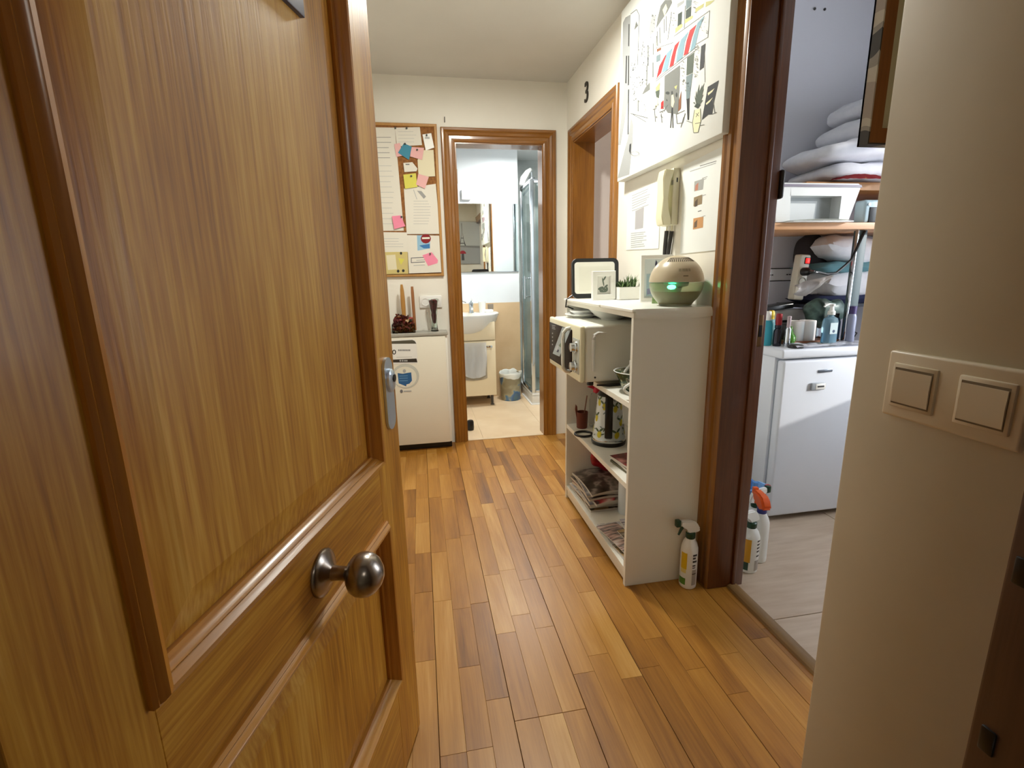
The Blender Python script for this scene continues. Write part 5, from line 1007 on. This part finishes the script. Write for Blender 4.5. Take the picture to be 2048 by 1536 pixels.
# soap dispenser
sd_ = thing('pump_bottle', 'clear blue pump bottle with a white pump on the fridge', 'bottle', (1.85, 1.975, FT+.012)); sd_.scale = (.88, .88, .88)
m_bl = M('blue_liquid', (120, 180, 214), .08, 0, Transmission_Weight=.55, IOR=1.25)
bx('coaster', (-.045, -.03, -.012), (.045, .03, -.001), m_plastw, sd_, .003)
MB().lathe([(.040, 0), (.043, .004), (.043, .11), (.037, .128), (.016, .14), (.014, .15)], (0, 0, 0), 28, sx=1, sy=.62).build('bottle', M('clear_blue_plastic', (176, 212, 226), .06, 0, Transmission_Weight=.7, IOR=1.2), sd_)
MB().lathe([(0, .003), (.040, .005), (.040, .055), (0, .055)], (0, 0, 0), 28, sx=1, sy=.6).build('liquid', m_bl, sd_)
MB().lathe([(.018, .148), (.018, .165), (.012, .170), (.008, .19), (.014, .193), (.014, .203), (0, .204)], (0, 0, 0), 18).build('pump_collar', m_plastw, sd_); MB().tube([(.012, 0, .199), (-.02, 0, .203), (-.045, -.004, .197), (-.05, -.004, .190)], .005, 8).build('pump_spout', m_plastw, sd_)
prints('front_label', [(M('label_clear', (200, 216, 218), .4), [(-.022, .05), (.022, .05), (.022, .108), (-.022, .108)]), (M('label_navy', (60, 80, 110), .4), oval(0, .064, .008, .008))], lambda u, v: Vector((u, -.0272-.0, v)), (0, -1, 0), sd_, .0001, .0006)
def bottle(name, label, cat, c, prof, mat, cap=None, capm=None, seg=22, sy=1, extra=None):
    t = thing(name, label, cat, c); MB().lathe(prof, (0, 0, 0), seg, sy=sy).build('bottle_body', mat, t)
    if cap: MB().lathe(cap, (0, 0, 0), 18).build('cap', capm, t)
    return t
m_turq = M('turquoise_liquid', (90, 196, 214), .1, 0, Transmission_Weight=.45, IOR=1.2); m_turq2 = M('turquoise_clear', (170, 226, 236), .08, 0, Transmission_Weight=.7, IOR=1.2)
bottle('lotion_bottle', 'turquoise bottle with a white cap at the left edge of the fridge top', 'bottle', (1.597, 2.065, FT), [(.020, 0), (.022, .004), (.022, .10), (.014, .118)], m_turq, [(.012, .118), (.012, .158), (.010, .16), (0, .16)], m_plastw)
bottle('lotion_bottle', 'turquoise bottle with a yellow cap on the fridge top', 'bottle', (1.635, 2.095, FT), [(.018, 0), (.020, .004), (.020, .105), (.014, .12)], m_turq2, [(.014, .12), (.015, .15), (.010, .16), (0, .161)], M('cap_yellow', (222, 190, 40), .4))
bottle('perfume_bottle', 'dark bottle with a red top on the fridge beside the turquoise bottles', 'bottle', (1.626, 2.03, FT), [(.017, 0), (.018, .003), (.018, .07), (.012, .082), (.015, .086), (.015, .098)], M('dark_chrome', (60, 58, 66), .15, .8), [(.012, .098), (.014, .104), (.013, .15), (0, .152)], M('top_red', (150, 26, 34), .35))
bottle('perfume_bottle', 'slim silver and clear bottle on the fridge', 'bottle', (1.655, 2.0, FT), [(.012, 0), (.013, .003), (.013, .08), (.009, .088)], m_chrome, [(.008, .088), (.009, .14), (0, .142)], M('clear_pink', (220, 200, 206), .1, 0, Transmission_Weight=.5))
bottle('round_bottle', 'round green bottle with a silver base on the fridge', 'bottle', (1.692, 2.03, FT), [(.022, 0), (.024, .006), (.020, .014), (.026, .024), (.024, .044), (.012, .06), (.006, .09)], M('green_glass', (96, 160, 62), .08, 0, Transmission_Weight=.4, IOR=1.3), [(.024, 0), (.026, .004), (.026, .014), (.0, .015)], m_chrome)
bottle('travel_cup', 'black tumbler behind the green bottle on the fridge', 'cup', (1.775, 2.15, FT), [(.030, 0), (.032, .004), (.036, .085), (.033, .085), (0, .08)], m_black)
tag(MB().lathe([(.03, 0), (.031, .003), (.031, .012), (.028, .015), (0, .015)], (1.665, 1.955, FT+.0), 20).build('hockey_tin', m_darkgrey), 'flat dark tin in front of the bottles on the fridge', 'tin')
bottle('shampoo_bottle', 'tall lilac and clear bottle at the right end of the fridge top', 'bottle', (1.985, 2.0, FT), [(.019, 0), (.021, .004), (.021, .125), (.016, .14)], M('lilac_clear', (186, 192, 222), .1, 0, Transmission_Weight=.4), [(.017, .14), (.018, .175), (0, .177)], M('cap_purple', (70, 56, 110), .4))
bottle('spray_can', 'dark blue bottle beside the lilac one on the fridge', 'bottle', (1.945, 2.05, FT), [(.022, 0), (.024, .004), (.024, .10), (.018, .12)], M('navy_bottle', (70, 96, 130), .2), [(.015, .12), (.016, .14), (0, .142)], m_black)
tag(MB().tube([(1.985, 1.985, FT+.06), (2.01, 1.985, FT+.05), (2.0, 1.985, FT+.035), (1.975, 1.985, FT+.02)], .003, 6).build('clip', m_black), 'small black wire clip at the right end of the fridge top', 'clip')
bxw = thing('router_box', 'white flat box with a black stripe leaning behind the toilet rolls', 'box', (1.80, 2.22, FT))
R_ = Matrix.Rotation(math.radians(-9), 3, 'Y')
MB().box((-.17, 0, .0), (.15, .05, .15), .008, 2).build('box_body', M('box_white', (206, 204, 200), .4), bxw); bx('black_stripe', (-.171, -.002, .085), (.12, .0, .097), m_black, bxw)
tag(MB().box((1.655, 2.19, FT+.150), (1.83, 2.27, FT+.175), .004, 2, Matrix.Rotation(math.radians(-6), 3, 'Y')).build('black_tablet', m_black), 'black flat gadget lying on the white box', 'gadget')
gbg = blob(MB(), (1.955, 2.13, FT+.15), (.21, .07, .13), 1.0, .8, .06, 9)
tag(gbg.build('green_bag', mottled('green_bag_film', [(.35, (46, 66, 58)), (.5, (92, 118, 108)), (.65, (36, 52, 46))], 12, .4, bump=.3)), 'crumpled dark green plastic bag behind the pump bottle', 'bag')
# rack with pillows
rk2 = thing('wire_rack', 'grey metal rack above the fridge carrying pillows', 'rack', (2.15, 2.25, FT)); o = Vector(rk2.location)
m_gm = M('grey_metal', (130, 138, 142), .4, .6)
bx('rack_board', Vector((1.885, 2.14, 1.000))-o, Vector((2.50, 2.385, 1.016))-o, M('rack_dark', (36, 38, 50), .6), rk2)
for fx in (1.90, 1.94, 2.46): bx('rack_leg', Vector((fx, 2.15, FT))-o, Vector((fx+.012, 2.162, 1.0))-o, m_gm, rk2)
for fx in (1.90, 2.46): bx('rack_leg', Vector((fx, 2.36, FT))-o, Vector((fx+.012, 2.372, 1.0))-o, m_gm, rk2)
tag(MB().pillow((2.17, 2.25, 1.038), (.52, .22, .05), .006, 14, 2, 8).build('folded_blanket', m_navy), 'folded navy blanket under the pillows in the closet', 'blanket')
tag(MB().pillow((2.18, 2.25, 1.115), (.44, .235, .125), .018, 18, 3, 5).build('pillow', m_fab), 'lower white pillow on the navy blanket', 'pillow')
tag(MB().pillow((2.14, 2.25, 1.195), (.44, .23, .05), .012, 16, 6, 5).build('teal_sheet', m_teal), 'folded teal sheet between the two white pillows', 'sheet')
tag(MB().pillow((2.17, 2.25, 1.275), (.46, .235, .13), .018, 18, 4, 3, Matrix.Rotation(math.radians(7), 3, 'Y')).build('pillow', m_fab), 'upper white pillow under the closet shelf', 'pillow')
def bagf(u, v):
    tpc = ((1588, 571), (1600, 566), (1614, 561), (1636, 557), (1660, 550)); btc = ((1584, 588), (1596, 592), (1612, 592), (1634, 576), (1662, 553))
    t = u*4; i = min(3, int(t)); w = t-i; q0 = [tpc[i][k_]+(tpc[i+1][k_]-tpc[i][k_])*w for k_ in (0, 1)]; q1_ = [btc[i][k_]+(btc[i+1][k_]-btc[i][k_])*w for k_ in (0, 1)]
    p = atY(q0[0]+(q1_[0]-q0[0])*v, q0[1]+(q1_[1]-q0[1])*v, 2.13); d_ = math.sin(PI*v)*.030*(1-.5*u)+.010*noise.noise(p*40)+.006*abs(math.sin(u*9+v*5))
    return p-Vector((0, d_, 0))
bg_ = MB().grid(bagf, 22, 10); bmesh.ops.solidify(bg_.bm, geom=bg_.bm.faces[:], thickness=.004)
tag(bg_.build('white_bag', M('white_bag', (226, 222, 220), .45)), 'crumpled white bag end below the power strip', 'bag')
dk = blob(MB(), (2.0, 2.32, 1.275), (.17, .10, .17), .9, .8, .04, 15); tag(dk.build('gap_shade_cloth', M('gap_shade_cloth', (46, 40, 42), .9)), 'dark filler for the shaded gap and navy cloth behind the power strip', 'cloth')  # dark bundle stands in for a shaded gap, partly navy cloth
up = thing('shelf_upright', 'grey metal shelf upright with chrome edge in front of the pillows', 'post', (1.972, 2.0, FT)); 
bx('post_body', (-.006, 0, 0), (.040, .03, .515), M('post_teal_grey', (74, 92, 96), .5), up, .003); bx('chrome_edge', (-.014, -.003, 0), (-.006, .012, .515), m_chrome, up, .002)
ps = thing('power_strip', 'cream power strip with a red lit switch on the closet wall', 'power strip', (1.855, 2.215, 1.06)); ps.rotation_euler = (0, math.radians(5), 0)
MB().box((-.030, -.022, -.02), (.030, .022, .20), .008, 3).build('strip_body', M('strip_cream', (206, 198, 180), .4), ps)
rs = bx('switch_frame', (-.004, -.0245, .155), (.026, -.021, .187), m_black, ps, .002); bx('red_switch', (.0, -.027, .159), (.023, -.0235, .183), emit('red_switch_glow', (255, 30, 22), 1.6), rs, .002)
for zz in (.118, .070): 
    so_ = MB().lathe([(.021, -.022), (.021, -.0255), (.018, -.0255), (.017, -.018), (0, -.018)], (.004, 0, zz), 20, 'Y', cap=False).build('socket_ring', M('socket_grey', (140, 136, 124), .5), ps)
wp = ps.matrix_basis
pg_ = thing('power_plug', 'black plug and cable running from the power strip up behind the shelf', 'plug', (1.866, 2.165, 1.178))
MB().lathe([(.020, .030), (.020, 0), (.013, -.012), (.008, -.018)], (0, 0, 0), 18, 'Y').build('plug_body', m_black, pg_)
cpx = [(1607, 537), (1630, 543), (1655, 549), (1672, 546), (1688, 533), (1702, 520), (1712, 500), (1722, 478), (1730, 462)]
oP = Vector(pg_.location); MB().tube([Vector((0, -.012, 0))]+[atY(*p, 1.995-.0*i)-oP for i, p in enumerate(cpx[1:])], .0055, 8).build('cable', m_black, pg_)
# ------------------------------------------------------------------ closet shelf and what stands on it
ST = 1.386
shf = thing('wall_shelf', 'pale wooden wall shelf across the closet', 'shelf', (1.8, 2.2, ST-.028))
bx('board', (1.17-1.8, 1.955-2.2, .0), (2.58-1.8, 2.398-2.2, .028), wood('shelf_board', [(.3, (196, 142, 96)), (.7, (216, 166, 120))], 'X', .45), shf, .001)
for fx in (1.30, 2.45): bx('bracket', (fx-1.8, 2.0-2.2, -.012), (fx-1.8+.03, 2.398-2.2, 0), m_gm, shf)
pr = thing('printer', 'white inkjet printer on the closet shelf', 'printer', (1.705, 1.975, ST))
def hexa(mb, b0, b1, t0, t1, z0, z1, y0, y1b, y1t):
    """front face x-range b0..b1 at z0, t0..t1 at z1"""
    p = [(b0, y0, z0), (b1, y0, z0), (b1, y1b, z0), (b0, y1b, z0), (t0, y0, z1), (t1, y0, z1), (t1, y1t, z1), (t0, y1t, z1)]
    v = [mb.bm.verts.new(q) for q in p]
    for f_ in ((0, 3, 2, 1), (4, 5, 6, 7), (0, 1, 5, 4), (1, 2, 6, 5), (2, 3, 7, 6), (3, 0, 4, 7)): mb.bm.faces.new([v[i] for i in f_])
m_prw = M('printer_white', (226, 228, 226), .3)
pz = .148
k = MB(); hexa(k, -.185, -.118, -.205, -.128, .004, pz, 0, .25, .26); k.build('housing', m_prw, pr)
k = MB(); hexa(k, .125, .172, .125, .215, .004, pz, 0, .25, .26); k.build('housing', m_prw, pr)
k = MB(); hexa(k, -.128, .125, -.128, .125, .112, pz, 0, .25, .26); k.build('housing', m_prw, pr)
k = MB(); hexa(k, -.130, .130, -.130, .130, .004, .113, .055, .25, .25); k.build('inner_housing', M('printer_grey', (176, 182, 182), .4), pr)
k = MB().poly([(-.115, .052, .015), (.05, .052, .015), (.05, .050, .098), (-.09, .050, .098)], (0, .004, 0)); k.build('cartridge_door', M('printer_light', (206, 210, 210), .4), pr)
bx('input_slot', (-.118, .004, .006), (.05, .06, .012), m_black, pr)
k = MB(); hexa(k, -.212, .220, -.206, .214, pz, pz+.010, -.004, .262, .262); k.build('scanner_lid', M('lid_mauve_grey', (120, 112, 128), .3), pr)
k = MB(); hexa(k, -.206, .214, -.196, .204, pz+.010, pz+.016, .002, .255, .255); k.build('lid_top', m_prw, pr)
tr = bx('output_tray', (-.145, -.055, .0), (.150, .05, .005), m_prw, pr, .002)
ppr = MB().grid(lambda u, v: Vector((1.555+.30*u, 1.935+.10*v, ST+.007+.010*math.sin(u*PI)*(1-v)*.5+.003*u)), 10, 4); bmesh.ops.solidify(ppr.bm, geom=ppr.bm.faces[:], thickness=.003)
tag(ppr.build('paper_sheet', m_paper), 'white paper lying in the printer output tray', 'paper')
bx_ = thing('wooden_crate', 'wooden board box behind the printer carrying the duvets', 'crate', (2.06, 2.22, ST)); m_crt = wood('crate_wood', [(.3, (150, 100, 52)), (.7, (184, 132, 76))], 'X', .5)
bx('crate_top', (-.34, -.16, .150), (.53, .16, .185), m_crt, bx_, .002)
for fx in (-.33, .50): bx('crate_leg', (fx, -.15, 0), (fx+.02, .15, .150), m_crt, bx_)
rd = thing('radio', 'light blue and black radio at the right end of the closet shelf', 'radio', (1.985, 1.985, ST)); bx('radio_body', (-.02, 0, 0), (.13, .06, .10), M('radio_blue', (172, 196, 206), .35), rd, .012, 3); bx('radio_screen', (.005, -.003, .0), (.10, .003, .068), m_black, rd, .002); MB().cyl((.0, -.004, .080), .006, .006, 'Y').build('radio_button', m_chrome, rd)
dv1 = CT = ST+.186
m_duv = mottled('duvet_white', [(.3, (214, 214, 222)), (.7, (226, 226, 232))], 20, .9, bump=.15)
def duvet(label, c, size, seed, rot=None, amp=.03, e=.7): tag(blob(MB(), c, size, e, .3, amp, seed, rot).build('duvet', m_duv, None, 70), label, 'duvet', 'white duvets stacked on the closet shelf')
RY = lambda a: Matrix.Rotation(math.radians(a), 3, 'Y')
duvet('lowest white duvet of the stack above the printer', (2.21, 2.2, CT+.050), (.76, .34, .098), 1, RY(-1.5), .022)
duvet('white duvet second from the bottom of the stack above the printer', (2.17, 2.19, CT+.142), (.80, .35, .105), 2, RY(-3.5), .022)
duvet('rolled white duvet third from the bottom of the stack above the printer', (2.29, 2.2, CT+.250), (.66, .33, .125), 5, RY(-5), .028, .8)
duvet('white duvet on top of the stack above the printer', (2.32, 2.2, CT+.372), (.64, .32, .115), 8, RY(-9), .024)
rc = MB().grid(lambda u, v: Vector((1.86+.26*u, 2.035-.03*math.sin(v*PI*.5)+.05*(1-v), CT+.004+.055*math.sin(u*PI*.9+.1)*(1-v)+.004*noise.noise(Vector((u*9, v*9, 1))))), 16, 8); bmesh.ops.solidify(rc.bm, geom=rc.bm.faces[:], thickness=.003)
tag(rc.build('red_cloth', mottled('red_gold_cloth', [(.45, (150, 24, 34)), (.62, (164, 30, 38)), (.68, (176, 130, 60))], 30, .8)), 'red cloth with gold pattern under the duvets', 'cloth')
for q, n_ in (((1629, 18), 'left'), ((1649, 19), 'right')):
    a = atY(*q, 2.398); tag(MB().lathe([(.006, 0), (.006, -.004), (.002, -.005), (0, -.005)], a, 10, 'Y').build('wall_plug', m_darkgrey), '%s one of the two dark wall plugs high on the closet wall' % n_, 'wall plug')
